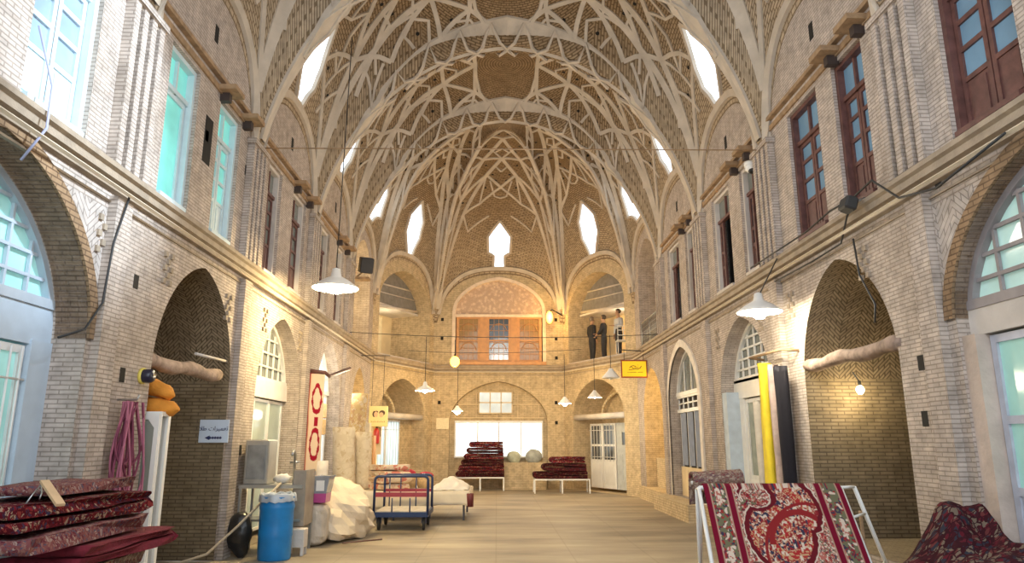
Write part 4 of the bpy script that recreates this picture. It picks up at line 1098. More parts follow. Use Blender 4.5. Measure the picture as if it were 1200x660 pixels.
# second rug slung over the rear of the rack
a, b = at(810, 566, 7.35), at(868, 562, 7.35)
mb = MB()
def sl(u, v):
    th = lerp(-1.0, PI + .2, v); p = a.lerp(b, u); s_ = .07 + .02*noise.noise(Vector((u*4, v*3, 2)))
    dn = 0
    if v > .75: dn = (v-.75)*1.2
    return Vector((p.x, p.y - math.cos(th)*s_*1.5, p.z + .02 + math.sin(th)*s_ - (v-.75)*.9*(v > .75) - .35*max(0, .12-v)))
mb.grid(sl, 12, 24, lambda u, v: (u*.5, v*.6)); o = mb.build('slung_rug', M['rug_tan'], solid=.03); tag(o, 'small brown-backed rug slung behind the upper left corner of the paisley rug', 'rug')
mb = MB(); mb.tube([Vector((a.x+.1, 7.62, 0)), Vector((a.x+.1, 7.35, a.z-.0))], .018, 6); mb.tube([Vector((b.x-.05, 7.62, 0)), Vector((b.x-.05, 7.35, b.z))], .018, 6); mb.tube([Vector((a.x, 7.35, a.z)), Vector((b.x, 7.35, b.z))], .018, 6)
o = mb.build('rail_stand', M['frame_white']); tag(o, 'low white rail stand under the small slung rug, behind the rug rack', 'stand')

# ---- fabric lengths hanging at the right shop front
def hang(name, label, cat, m, y, x, z0, z1, r, seed, bendtop=0, group=None):
    mb = MB(); nu_, nv_ = 16, 26
    def fn(u, v):
        z_ = lerp(z0, z1, v); th = 2*PI*u; rr_ = r*(1 + .22*math.sin(th*3 + seed + v*2) + .12*noise.noise(Vector((u*5+seed, v*4, 0))))
        yo = bendtop*sstep(.92, 1, v)
        return Vector((x + rr_*math.cos(th), y + yo + rr_*1.2*math.sin(th), z_ - .10*sstep(.97,1,v)))
    mb.grid(fn, nu_, nv_, lambda u, v: (u*2*PI*r, v*(z1-z0)))
    mb.face([fn(k/16, 1) for k in range(16)], smooth=False)
    o = mb.build(name, m); tag(o, label, cat, group); return o
hang('cloth_roll', 'bright yellow length of cloth standing upright by the right shop door', 'cloth', mat('bright_yellow_cloth', (.72,.56,.03), .8, var=.12, scale=5, bump=.3), 10.72, 4.06, .36, 2.86, .095, 1, .06, 'cloth lengths standing by the right shop door')
hang('cloth_roll', 'pinkish beige cloth roll between the yellow and black cloths', 'cloth', mat('dusty_pink_cloth', (.45,.34,.30), .85, var=.2, scale=8, bump=.4), 10.36, 4.06, .36, 2.80, .08, 2, 0, 'cloth lengths standing by the right shop door')
hang('cloth_roll', 'black cloth length beside the deep right niche', 'cloth', mat('navy_black_cloth', (.004,.003,.008), .9, var=.2), 10.04, 4.04, .36, 2.74, .085, 3, 0, 'cloth lengths standing by the right shop door')
hang('cloth_roll', 'pale translucent plastic-wrapped roll left of the yellow cloth', 'cloth', mat('milky_plastic_wrap', (.50,.46,.40), .35, var=.2, scale=6), 11.1, 4.1, .36, 2.3, .085, 4, 0, 'cloth lengths standing by the right shop door')
mb = MB(); mb.tube([FR(9.9, 2.86, .02), Vector((4.05, 9.95, 2.88)), Vector((4.03, 11.2, 2.9)), FR(11.3, 2.88, .02)], .02, 6); o = mb.build('hanging_rail', M['beam']); tag(o, 'thin rail above the standing cloth lengths at the right shop door', 'rail')

# ---- long ropes on the near left pillar
t = thing('rope_hank', FL(7.45, 2.02, 0), 'big hank of dusty pink and maroon ropes hanging on the near left pillar', 'rope')
mbs = [MB(), MB()]
rng = random.Random(3)
for k in range(16):
    y0 = 7.42 + rng.uniform(-.10, .12); y1 = y0 + rng.uniform(-.1, .1); L_ = rng.uniform(.6, 1.15); wd = rng.uniform(.05, .30); tw = rng.uniform(-.12, .1); ph = rng.uniform(-.05, .05)
    pts = []
    for j in range(25):
        s_ = j/24; an = PI*s_*1.0
        yy = lerp(y0, y1, s_) + math.cos(an)*(-wd)*math.sin(min(1, math.sin(an)*1.2)*PI/2) + tw*math.sin(an)
        pts.append(Vector((XL + .12 + .05*math.sin(k*1.9) + ph*math.sin(an), yy, 2.0 - L_*math.sin(an)**.8)))
    mbs[k % 2].tube(pts, .011, 5)
mbs[0].tube([Vector((XL+.15, 7.66, 2.0)), Vector((XL+.2, 7.72, 1.3)), Vector((XL+.2, 7.74, .1))], .011, 5)
mbs[0].build('pink_strands', mat('dusty_pink_rope', (.42,.14,.20), .9, var=.2), t); mbs[1].build('maroon_strands', mat('maroon_rope', (.22,.05,.09), .9, var=.2), t)
mb = MB(); mb.tube([FL(7.42, 2.02, .01), FL(7.42, 2.02, -.2), FL(7.42, 2.07, -.22)], .012, 6); mb.build('hook', M['chrome'], t)

# wall lamp on the near left pillar
t = thing('wall_lamp', FL(7.85, 2.25, 0), 'small round black and yellow lamp fixed to the near left pillar', 'lamp')
Mr = Matrix.Rotation(PI/2, 3, 'Y')
mb = MB(); mb.lathe([(.001,0),(.07,0),(.075,.02),(.075,.11),(.06,.13),(.001,.13)], FL(7.85, 2.3, 0), 16, True, Mr); mb.build('housing', mat('glossy_black_plastic', (.02,.02,.04), .25), t)
mb = MB(); mb.lathe([(.001,0),(.088,0),(.088,.03),(.001,.035)], FL(7.85, 2.3, 0), 16, True, Mr); mb.build('back_ring', mat('yellow_plastic_ring', (.75,.62,.12), .4), t)

# ---- niche cabinet with orange bolsters
t = thing('glass_cabinet', (-4.15, 8.35, 0), 'tall narrow white framed cabinet standing in the left brick niche', 'cabinet')
x0, x1, y0, y1, zt = -4.62, -3.74, 8.12, 8.36, 1.93
mb = MB()
mb.box((x0, y0, 0), (x1, y1, .05)); mb.box((x0, y0, zt-.05), (x1, y1, zt)); mb.box((x0, y1-.03, .05), (x1, y1, zt-.05)); mb.box((x0, y0, .05), (x0+.03, y1-.03, zt-.05)); mb.box((x1-.03, y1-.06, .05), (x1, y1-.03, zt-.05)); mb.box((x1-.03, y0, .05), (x1, y0+.03, zt-.05)); mb.build('carcass', M['white_en'], t)
for xa, xb in ((x0, -4.15), (-4.15, x1)):
    mb = MB(); w_ = .055
    mb.box((xa+.005, y0-.03, .06), (xa+w_, y0, zt-.02)); mb.box((xb-w_, y0-.03, .06), (xb-.005, y0, zt-.02))
    for z_ in (.06, .72, zt-.09): mb.box((xa+w_, y0-.03, z_), (xb-w_, y0, z_+.07))
    for sx, xx in ((1, xa+w_), (-1, xb-w_)):
        for sz, zz in ((1, .79), (-1, zt-.09)): mb.face([(xx, y0-.03, zz), (xx+sx*.07, y0-.03, zz), (xx, y0-.03, zz+sz*.09)])
    dl = mb.build('door', M['white_en'], t)
    mb = MB(); mb.face([(xa+w_, y0-.012, .79), (xb-w_, y0-.012, .79), (xb-w_, y0-.012, zt-.09), (xa+w_, y0-.012, zt-.09)]); mb.face([(xa+w_, y0-.012, .13), (xb-w_, y0-.012, .13), (xb-w_, y0-.012, .72), (xa+w_, y0-.012, .72)]); mb.build('pane', glass_mat('misty_grey_pane', (.36,.38,.33), .92), dl)
orange = mat('orange_bolster_cloth', (.66,.26,.03), .8, var=.2, scale=5, bump=.4)
for k, (cz, cx_, L_) in enumerate(((2.06, -4.02, .78), (2.25, -4.06, .72))):
    mb = MB(); rings = []
    for j in range(13):
        s_ = j/12; x_ = cx_ - L_/2 + L_*s_; rr_ = .105*math.sqrt(max(.02, 1-(2*s_-1)**6)) * (1 + .06*math.sin(j*1.7+k))
        rings.append([Vector((x_, 8.3 + 1.15*rr_*math.cos(2*PI*i/16), cz - (.10*(s_) if k == 0 else .16*s_*s_ - .03) + .92*rr_*math.sin(2*PI*i/16) + .008*math.sin(i*2.1+j))) for i in range(16)])
    mb.loft(rings, caps=True, smooth=True); o = mb.build('bolster_cushion', orange); tag(o, ('lower' if k == 0 else 'upper') + ' orange bolster cushion stacked on the niche cabinet', 'cushion', 'orange bolsters on the niche cabinet')

# ---- logs across the niches
for F, y0, y1, z_, sd in ((FL, 7.95, 10.0, 2.5, 'left'), (FR, 7.36, 9.8, 2.63, 'right')):
    mb = MB(); pts = [F(lerp(y0, y1, k/10), z_ + .02*math.sin(k*1.3) + (.0 if sd == 'left' else .0), .07 if sd == 'right' else (.02 + .10*(1-k/10))) for k in range(11)]
    mb.tube(pts, [.085 + .012*math.sin(k*2.2) for k in range(11)], 12); o = mb.build('log_beam', M['log']); tag(o, 'rough round log spanning the mouth of the %s brick niche' % sd, 'beam')
mb = MB(); mb.tube([FL(9.3, 2.72, .05), FL(10.45, 2.74, .05)], .02, 6); o = mb.build('pale_pole', M['plaster']); tag(o, 'thin pale pole above the log at the far side of the left niche', 'pole')

# ---- Persian sign in the left niche
def text_obj(body, size, mat_, name, parent, loc, rot, ext=.003):
    cu = bpy.data.curves.new(name, 'FONT'); cu.body = body; cu.size = size; cu.extrude = ext; cu.align_x = 'CENTER'; cu.align_y = 'CENTER'; cu.offset = .0
    tmp = bpy.data.objects.new(name + '_tmp', cu); C.objects.link(tmp); bpy.context.view_layer.update()
    me = bpy.data.meshes.new_from_object(tmp.evaluated_get(bpy.context.evaluated_depsgraph_get())); bpy.data.objects.remove(tmp)
    o = bpy.data.objects.new(name, me); C.objects.link(o); me.materials.clear(); me.materials.append(mat_)
    o.parent = parent; o.location = Vector(loc) - WORG.get(parent, Vector()); o.rotation_euler = rot; return o
a, b = at(232, 519, 10.39), at(269, 492, 10.39)
t = thing('direction_sign', ((a.x+b.x)/2, 10.38, a.z), 'pale blue sign with Persian lettering and a left arrow on the niche wall', 'sign')
mb = MB(); mb.bbox(((a.x+b.x)/2, 10.40, (a.z+b.z)/2), (b.x-a.x, .02, b.z-a.z), .003); mb.build('sign_board', mat('pale_blue_sign_board', (.62,.72,.85), .4, var=.03), t)
navy = mat('navy_lettering', (.02,.03,.12), .5, var=0)
cxs, czs = (a.x+b.x)/2, (a.z+b.z)/2
text_obj('\uFEFC\uFEC3 \uFE95\uFE8D\uFEAE\uFEF4\uFEE4\uFECC\uFE97', .082, navy, 'lettering', t, (cxs, 10.385, czs+.035), (PI/2, 0, 0))
mb = MB(); mb.box((cxs-.06, 10.382, czs-.10), (cxs+.12, 10.388, czs-.085)); mb.face([(cxs-.12, 10.384, czs-.0925), (cxs-.05, 10.384, czs-.125), (cxs-.05, 10.384, czs-.06)])
for k in range(5): mb.box((cxs-.05+k*.036, 10.380, czs-.11), (cxs-.035+k*.036, 10.388, czs-.075))
mb.build('arrow', navy, t)

# ---- blue barrel
bx, by = -3.10, 10.55
t = thing('blue_barrel', (bx, by, 0), 'tall bright blue plastic barrel with a bin liner, standing by the left pillar', 'barrel')
mb = MB(); mb.lathe([(.001,0),(.215,0),(.225,.02),(.23,.3),(.235,.33),(.23,.36),(.232,.66),(.24,.69),(.24,.72),(.232,.75),(.24,.82),(.245,.84),(.235,.85),(.22,.84),(.22,.5),(.001,.5)], (bx, by, 0), 28); mb.build('drum', mat('glossy_blue_plastic', (.01,.20,.52), .35, var=.12, scale=5), t)
mb = MB(); mb.grid(lambda u, v: Vector((bx + (.20+.055*v)*math.cos(2*PI*u)*(1+.04*math.sin(u*50)), by + (.20+.055*v)*math.sin(2*PI*u)*(1+.04*math.sin(u*44)), .83 + .06*math.sin(PI*v) + .03*noise.noise(Vector((math.cos(2*PI*u)*4, math.sin(2*PI*u)*4, v*3))) - .05*(v > .9))), 40, 5); mb.build('bin_liner', mat('grey_plastic_liner', (.45,.50,.55), .3, var=.2), t)

# ---- steel stand with drawers etc. next to the barrel
t = thing('steel_stand', (-3.4, 11.35, 0), 'grey sheet metal stand with shelf beside the blue barrel', 'stand')
mb = MB(); mb.box((-3.84, 11.04, .92), (-2.9, 11.6, .97)); mb.box((-3.84, 11.04, .45), (-2.9, 11.6, .48)); mb.build('shelves', M['metal_grey'], t)
mb = MB(); mb.box((-3.05, 11.1, .38), (-2.86, 11.13, 1.18)); mb.box((-2.89, 11.13, .38), (-2.86, 11.62, 1.18)); mb.build('side_panel', mat('brown_grey_panel', (.36,.31,.25), .5, metal=.2, var=.15), t)
for p_ in ((-3.82,11.02),(-3.82,11.58),(-2.9,11.58)): mb = MB(); mb.box((p_[0], p_[1], 0), (p_[0]+.035, p_[1]+.035, .92)); mb.build('leg', M['metal_grey'], t)
t = thing('metal_box', (-3.62, 11.3, .97), 'grey dented sheet metal box standing on the steel stand', 'box')
mb = MB(); mb.bbox((-3.62, 11.3, 1.30), (.36, .42, .66), .015); mb.build('body', M['metal_grey'], t)
mb = MB(); mb.box((-3.76, 11.075, 1.05), (-3.48, 11.088, 1.55)); mb.box((-3.52, 11.06, 1.28), (-3.50, 11.08, 1.36)); mb.build('front_panel', mat('dull_grey_panel', (.26,.27,.27), .4, metal=.4, var=.25), t)
mb = MB(); mb.sphere((-3.25, 11.25, 1.05), .09, 12, 8, (1.4,1,.8)); mb.v = [p + (p - Vector((-3.25,11.25,1.05)))*.5*noise.noise(p*22) for p in mb.v]; o = mb.build('crumpled_paper', mat('crumpled_white_paper', (.7,.68,.64), .8, var=.2, bump=.8, bscale=12)); tag(o, 'crumpled white paper and plastic lying on the steel stand', 'paper')
t = thing('water_tap', (-3.05, 11.12, 1.0), 'small chrome tap fixture at the front of the steel stand', 'tap')
mb = MB(); mb.tube([(-3.05,11.12,.97),(-3.05,11.12,1.42),(-3.05,11.02,1.47),(-3.05,10.96,1.40)], .022, 8); mb.build('spout', M['chrome'], t); mb = MB(); mb.tube([(-3.12,11.12,1.3),(-2.98,11.12,1.3)], .018, 6); mb.build('handle', M['chrome'], t)
SX = at(347, 640, 10.95).x
t = thing('low_stool', (SX, 10.97, 0), 'low grey wooden box stool in front of the steel stand', 'stool')
mb = MB(); mb.bbox((SX, 10.97, .235), (.26, .22, .26), .01); mb.build('seat_box', M['plaster'], t)
for sx in (-.105, .105):
    for sy in (-.085, .085): mb = MB(); mb.box((SX+sx-.02, 10.97+sy-.02, 0), (SX+sx+.02, 10.97+sy+.02, .11)); mb.build('leg', M['plaster'], t)
mb = MB(); mb.sphere((-3.66, 10.72, .3), .19, 14, 9, (1,.7,1.5)); mb.v = [p + (p - Vector((-3.66,10.72,.3)))*.45*noise.noise(p*5) for p in mb.v]; o = mb.build('black_sack', mat('black_bin_bag', (.02,.02,.02), .3, bump=.8, bscale=10)); tag(o, 'black sack slumped against the pillar behind the blue barrel', 'sack')
# crate + clear bin
mb = MB()
def cb(u, v):
    th = 2*PI*u; ph = PI*v; d = Vector((math.cos(th)*math.sin(ph), math.sin(th)*math.sin(ph), math.cos(ph)))
    f = lambda q: math.copysign(abs(q)**.45, q)
    k = 1 + .10*noise.noise(d*3 + Vector((2,2,9)))
    return Vector((-2.98 + f(d.x)*.30*k, 11.93 + f(d.y)*.24*k, .325 + f(d.z)*.32))
mb.grid(cb, 28, 14, smooth=False); o = mb.build('covered_bundle', mat('grey_cream_tarpaulin', (.56,.49,.40), .5, var=.2, scale=4, bump=.8, bscale=8)); tag(o, 'small squarish cloth-covered bundle under the clear storage bin', 'bundle')
t = thing('storage_bin', (-2.95, 11.9, .66), 'clear plastic storage bin with magenta bottom and white label', 'bin')
def frustum(mb, c, a, b, h, z0):
    mb.loft([[Vector((c[0]+sx*a[0]/2, c[1]+sy*a[1]/2, z0)) for sx, sy in ((-1,-1),(1,-1),(1,1),(-1,1))], [Vector((c[0]+sx*b[0]/2, c[1]+sy*b[1]/2, z0+h)) for sx, sy in ((-1,-1),(1,-1),(1,1),(-1,1))]], caps=True)
mb = MB(); frustum(mb, (-2.93, 11.9), (.46,.34), (.48,.36), .14, .66); mb.build('magenta_base', mat('magenta_plastic', (.45,.07,.25), .3), t)
mb = MB(); frustum(mb, (-2.93, 11.9), (.48,.36), (.56,.40), .24, .80); mb.box((-3.22, 11.69, 1.04), (-2.64, 12.11, 1.07)); mb.build('clear_tub', mat('smoky_clear_plastic', (.30,.33,.38), .2, var=.2, alpha=.85), t)
mb = MB(); mb.face([(-2.85, 11.70, .84), (-2.72, 11.70, .84), (-2.72, 11.695, 1.0), (-2.85, 11.695, 1.0)]); mb.build('label', M['white_en'], t)
# tarp wrapped bundle
mb = MB()
def tb(u, v):
    th = 2*PI*u; ph = PI*v; d = Vector((math.cos(th)*math.sin(ph), math.sin(th)*math.sin(ph), math.cos(ph)))
    k = 1 + .34*abs(noise.noise(d*1.9 + Vector((5,2,1)))) - .22*abs(noise.noise(d*3.7)) + .10*noise.noise(d*1.3)
    p = Vector((d.x*.62*k, d.y*.78*k, d.z*.52*k))
    z_ = max(-.46, p.z - .28*max(0, p.x)) ; tip = .35*max(0, -d.y)**3*max(0, .2-d.z)
    return Vector((-2.86 + p.x*1.15, 12.95 + p.y*.95 - tip*1.2, .47 + z_))
mb.grid(tb, 34, 16, smooth=False); o = mb.build('tarp_bundle', mat('cream_tarpaulin', (.66,.56,.42), .55, var=.14, scale=3, bump=.8, bscale=6)); tag(o, 'large bundle wrapped in creased cream tarpaulin lying on the floor', 'bundle')
mb = MB(); mb.tube([(-2.45, 12.0, .02), (-2.1, 12.35, .015), (-1.9, 12.5, .015)], .012, 5); o = mb.build('thin_stick', M['wood_brown']); tag(o, 'thin dark stick lying on the floor beside the tarpaulin bundle', 'stick')
# hose on the floor / up to the stand
mb = MB(); mb.tube([(-4.6, 10.2, .02), (-4.2, 10.1, .03), (-3.9, 10.2, .12), (-3.6, 10.45, .45), (-3.35, 10.8, .8), (-3.2, 11.0, 1.0)], .018, 7); o = mb.build('hose', mat('beige_rubber_hose', (.45,.38,.28), .6)); tag(o, 'beige hose rising from the left niche floor to the steel stand', 'hose')

# ---- cloth covered platform with goods
t = thing('display_platform', (-2.1, 16.4, 0), 'long low metal platform under a cream cloth on the left side', 'platform')
PX0, PX1, PY0, PY1, PZ = -3.7, -.62, 15.45, 17.4, .56
mb = MB(); mb.box((PX0, PY0, PZ-.05), (PX1, PY1, PZ)); mb.build('top', M['wood_dark'], t)
for x_ in (PX0+.05, (PX0+PX1)/2, PX1-.08):
    for y_ in (PY0+.05, PY1-.1): mb = MB(); mb.box((x_, y_, 0), (x_+.04, y_+.04, PZ-.05)); mb.build('leg', mat('dark_steel_leg', (.05,.05,.06), .5) if 'dark_steel_leg' not in bpy.data.materials else bpy.data.materials['dark_steel_leg'], t)
cream = mat('cream_cotton_cloth', (.78,.68,.52), .9, var=.08, scale=2, bump=.3, bscale=5)
mb = MB(); X0, X1, Y0, Y1 = PX0-.05, PX1+.05, PY0-.06, PY1+.02
def dc(u, v):
    # u across, v: 0 front hem .. .25 front edge .. 1 back
    x_ = lerp(X0, X1, u); 
    if v < .2:
        q = v/.2; hem = .27 + .05*math.sin(u*9) + .03*noise.noise(Vector((u*12, 0, 0)))
        return Vector((x_, Y0 - .02*math.sin(u*40)*(1-q), lerp(hem, PZ+.015, q)))
    q = (v-.2)/.8; return Vector((x_, lerp(Y0, Y1, q), PZ + .02 + .02*noise.noise(Vector((x_*2, q*4, 0)))))
mb.grid(dc, 60, 20)
i0 = len(mb.v)
mb.grid(lambda u, v: Vector((X1 + .02*math.sin(u*20), lerp(Y0, Y1, u), lerp(.3+.04*math.sin(u*7), PZ+.015, v))), 20, 4)
o = mb.build('platform_cloth', cream, solid=.008); tag(o, 'cream cloth spread over the long low platform and hanging at its front', 'cloth')
mb = MB()
mb.grid(lambda u, v: Vector((lerp(-1.42, -.6, u), lerp(15.6, 17.1, v), PZ + .04 + .26*math.sin(PI*u)**.8*math.sin(PI*v)**.7*(.8+.5*noise.noise(Vector((u*3, v*3, 7)))) + .03*noise.noise(Vector((u*9, v*9, 2))))), 30, 24)
o = mb.build('crumpled_sheet', mat('off_white_sheet', (.80,.74,.64), .85, var=.06, bump=.5, bscale=6), solid=.01); tag(o, 'crumpled off-white sheet heaped on the right end of the cloth-covered platform', 'sheet')
t = thing('small_bin', (-.66, 15.6, .3), 'dark red hanging tin at the right corner of the platform', 'tin')
mb = MB(); mb.lathe([(.001,0),(.075,0),(.08,.26),(.07,.27),(.001,.24)], (-.55, 15.42, .28), 14); mb.build('tin_body', mat('dark_red_tin', (.16,.03,.03), .5), t)
def rolled(name, label, m, c, r, h, tilt=(0,0), seed=0, group=None, turns=4):
    mb = MB(); t_ = r/turns*.45; cl = []
    n_ = turns*16
    for k in range(n_+1): a_ = 2*PI*turns*k/n_; rr_ = lerp(.03, r - t_/2, k/n_); cl.append((rr_*math.cos(a_)*1.0, rr_*math.sin(a_)))
    up = []; dn = []
    for k, (x_, y_) in enumerate(cl):
        l = math.hypot(x_, y_) or 1; up.append((x_*(1+t_/2/l), y_*(1+t_/2/l))); dn.append((x_*(1-t_/2/l), y_*(1-t_/2/l)))
    prof = up + dn[::-1]; us = [0]
    for k in range(len(prof)): p, q = prof[k], prof[(k+1) % len(prof)]; us.append(us[-1] + math.hypot(q[0]-p[0], q[1]-p[1]))
    rings = []
    for j in range(8):
        z_ = h*j/7; k = 1 + .05*noise.noise(Vector((j*.9, seed, 0)))
        rings.append([Vector((c[0] + x_*k + tilt[0]*z_, c[1] + y_*k + tilt[1]*z_, c[2] + z_)) for x_, y_ in prof])
    mb.loft(rings, caps=True, smooth=True, uvs=(us, [h*j/7 for j in range(8)]))
    o = mb.build(name, m); tag(o, label, 'rug', group); return o
g = 'rolled carpets standing on the platform'
rolled('rolled_carpet', 'thick cream rolled carpet standing at the left end of the platform', M['rug_cream'], (-3.28, 15.9, PZ+.03), .26, 1.32, (-.06,.02), 1, g)
rolled('rolled_carpet', 'second cream rolled carpet leaning just right of the thickest roll', M['rug_cream'], (-2.93, 16.25, PZ+.03), .19, 1.22, (-.05,.02), 2, g)
rolled('rolled_carpet', 'tall tan patterned rolled carpet standing behind the two cream rolls', rug_mat('tan_gold_rug', [(.55,.40,.20),(.66,.52,.32),(.48,.30,.16),(.6,.5,.36)], 14), (-3.3, 16.75, PZ+.03), .2, 2.1, (.05,0), 3, g)
rolled('rolled_carpet', 'short white rolled runner standing by the hanging red rug', mat('white_felt', (.78,.72,.66), .9), (-3.55, 14.95, .02), .13, 1.2, (0,0), 4)
zz = PZ + .04
folded('folded_rug', 'cream and rose floral folded rug on the middle of the platform', rug_mat('rose_cream_rug', [(.70,.55,.40),(.60,.22,.16),(.76,.64,.48),(.66,.42,.28)], 9), (-2.32, 16.0, zz), .75, .62, 4, .12, rz=rad(35), seed=33)
for k, (x_, lb) in enumerate(((-1.98, 'tan wicker basket with crimson cloth, nearer the folded rug'), (-1.6, 'tan wicker basket with crimson cloth, nearer the crumpled sheet'))):
    t = thing('wicker_basket', (x_, 16.6, PZ+.03), lb, 'basket', 'wicker baskets on the platform')
    mb = MB(); mb.lathe([(.001,0),(.17,0),(.2,.25),(.19,.25),(.16,.02),(.001,.02)], (x_, 16.6, PZ+.03), 16); mb.build('basket', mat('tan_wicker_%d' % k, (.52,.36,.18), .8, var=.25, scale=20), t)
    mb = MB(); mb.sphere((x_, 16.6, PZ+.28), .19, 14, 7, (1,1,.55 if k else .85)); mb.build('cloth_filling', mat('crimson_cloth_%d' % k, (.42,.02,.04), .85, bump=.5, bscale=10), t)
for k, (px_, py_, s_) in enumerate(((426, 519, .34), (378, 512, .3), (428, 533, .34))):
    p = at(px_, py_, 18.3 if k != 1 else 15.9)
    pass
t = thing('wooden_shelf', (-3.45, 18.3, 0), 'small brown shelf unit by the left arches, behind the rolled carpets', 'shelf')
mb = MB()
for x_ in (-3.72, -3.1): mb.box((x_, 18.2, 0), (x_+.03, 18.55, 1.75))
mb.build('side_panel', M['wood_orange'], t)
for z_ in (.5, .95, 1.35, 1.72): mb = MB(); mb.box((-3.69, 18.2, z_), (-3.1, 18.55, z_+.03)); mb.build('shelf_board', M['wood_orange'], t)
for k, (z_, c_) in enumerate(((.98, (.55,.42,.25)), (1.38, (.7,.35,.15)), (1.75, (.62,.5,.34)))):
    mb = MB(); mb.bbox((-3.4, 18.35, z_+.165), (.42, .26, .32 if k < 1 else .30), .01, None); o = mb.build('cardboard_box', mat('box_card_%d' % k, c_, .8)); tag(o, ['brown cardboard box on the middle shelf of the small wooden shelf unit','orange cardboard box on the upper shelf of the small wooden shelf unit','pale cardboard box on top of the small wooden shelf unit'][k], 'box')

# ---- hanging red and cream rug on a pole
mb = MB(); nu, nv = 40, 150
a, b = at(361, 436, 14.85), at(381, 438, 14.85); zb = at(370, 552, 14.85).z
def hr(u, v): return Vector((lerp(a.x, b.x, u), 14.85 + .02*math.sin(v*12+u*3), lerp(a.z, zb, v)))
mb.grid(hr, nu, nv)
def hcol(u, v):
    y = v*2.2; x = u*.45; red = (.28,.01,.03); cr = (.78,.62,.46)
    if u < .16 or v < .02: return red
    if u < .22: return (.6,.3,.2)
    for cy_, ry in ((.62,.34),(1.62,.36)):
        d = math.hypot((x-.28)/.13, (y-cy_)/ry); w_ = .16 + .06*math.sin(y*30)
        if abs(d-.85) < w_: return (.34,.012,.03)
    if abs(y-1.12) < .1 and abs(x-.28) < .05: return (.34,.012,.03)
    return cr
mb.col = [hcol(x/nu, y/nv) for y in range(nv+1) for x in range(nu+1)]
o = mb.build('hanging_rug', paint_mat('red_cream_medallion_rug'), solid=.02); tag(o, 'narrow cream rug with dark red medallions hanging from a pole on the left wall', 'rug')
mb = MB(); mb.tube([Vector((XL, 15.0, a.z-.0)), a + Vector((0,0,.03)), b + Vector((0,0,.02)), at(386, 441, 15.2), at(410, 432, 16.2)], .04, 8); o = mb.build('hanging_pole', M['wood_brown']); tag(o, 'thick brown pole carrying the red and cream hanging rug', 'pole')
# bright goods in the left shop
for k, (y_, z0_, h_, c_, lb) in enumerate(((16.0, 1.1, .5, (.35,.5,.75), 'blue wrapped cloth bolt in the left shop window'), (16.4, 1.75, .35, (.62,.42,.2), 'tan cardboard carton in the left shop window'), (16.4, 2.12, .33, (.66,.45,.25), 'upper tan carton stacked in the left shop window'))):
    mb = MB(); mb.bbox((XL-.13, y_, z0_+h_/2), (.22, .4, h_), .02); 
    if k == 0: mb.box((XL-.25, 15.7, .01), (XL-.01, 16.8, 1.1)); 
    o = mb.build(['cloth_bolt','carton','carton'][k], mat('shop_goods_%d' % k, c_, .7, var=.3, scale=12)); tag(o, lb, ['cloth','box','box'][k])

# ---- blue hand cart
cx0, cx1 = at(438, 600, 13.75).x, at(501, 600, 13.75).x; cyy = 13.75
t = thing('hand_cart', ((cx0+cx1)/2, 14.2, 0), 'dark blue steel platform cart with tubular handles and a red crossbar', 'cart')
blue = mat('dark_blue_painted_steel', (.012,.03,.10), .4, var=.15)
def loop(mb, x0, x1, y, z0, z1, r, rc=.08):
    pts = [Vector((x0, y, z0))] + [Vector((x0+rc-rc*math.cos(q*PI/10), y, z1-rc+rc*math.sin(q*PI/10))) for q in range(6)] + [Vector((x1-rc+rc*math.sin(q*PI/10), y, z1-rc+rc*math.cos(q*PI/10))) for q in range(6)] + [Vector((x1, y, z0))]
    mb.tube(pts, r, 8)
for y_, zt_, ins, nme in ((cyy, .97, 0, 'near_handle'), (cyy+1.1, .95, .02, 'far_handle')):
    mb = MB(); loop(mb, cx0+ins, cx1-ins, y_, .28, zt_, .024)
    for k in range(1, 3): x_ = lerp(cx0, cx1, k/3 if y_ == cyy else (k+.1)/3.2); mb.tube([(x_, y_, .3), (x_, y_, zt_-.01 if y_ > cyy else .58)], .013, 6)
    if y_ > cyy: 
        for k in (0, 3): mb.tube([(lerp(cx0+.12, cx1-.12, k/3), y_, .3), (lerp(cx0+.12, cx1-.12, k/3), y_, zt_-.02)], .012, 6)
    h = mb.build(nme, blue, t)
    mb = MB(); mb.box((cx0+.02, y_-.012, .60 if y_ == cyy else .62), (cx1-.02, y_+.012, .68)); mb.build('crossbar', mat('dull_red_steel' + nme, (.26,.03,.05), .5), h)
mb = MB(); mb.box((cx0-.01, cyy-.02, .24), (cx1+.01, cyy+1.14, .33)); mb.build('deck_frame', blue, t)
mb = MB(); mb.box((cx0+.03, cyy+.02, .33), (cx1-.03, cyy+1.08, .345)); mb.build('deck', mat('pale_deck_board', (.55,.48,.38), .7, var=.2), t)
Ry = Matrix.Rotation(PI/2, 3, 'Y')
for x_ in (cx0+.06, cx1-.1):
    for y_ in (cyy+.12, cyy+.98):
        mb = MB(); mb.lathe([(.001,0),(.05,0),(.115,.004),(.12,.015),(.12,.035),(.115,.046),(.05,.05),(.001,.05)], (x_, y_, .12), 18, True, Ry); wh = mb.build('wheel', mat('black_rubber_tyre', (.02,.02,.02), .7, var=0) if 'black_rubber_tyre' not in bpy.data.materials else bpy.data.materials['black_rubber_tyre'], t)
        mb = MB(); mb.box((x_-.02, y_-.02, .12), (x_-.008, y_+.02, .25)); mb.box((x_+.058, y_-.02, .12), (x_+.07, y_+.02, .25)); mb.box((x_-.02, y_-.03, .235), (x_+.07, y_+.03, .245)); mb.build('wheel_fork', blue, t)

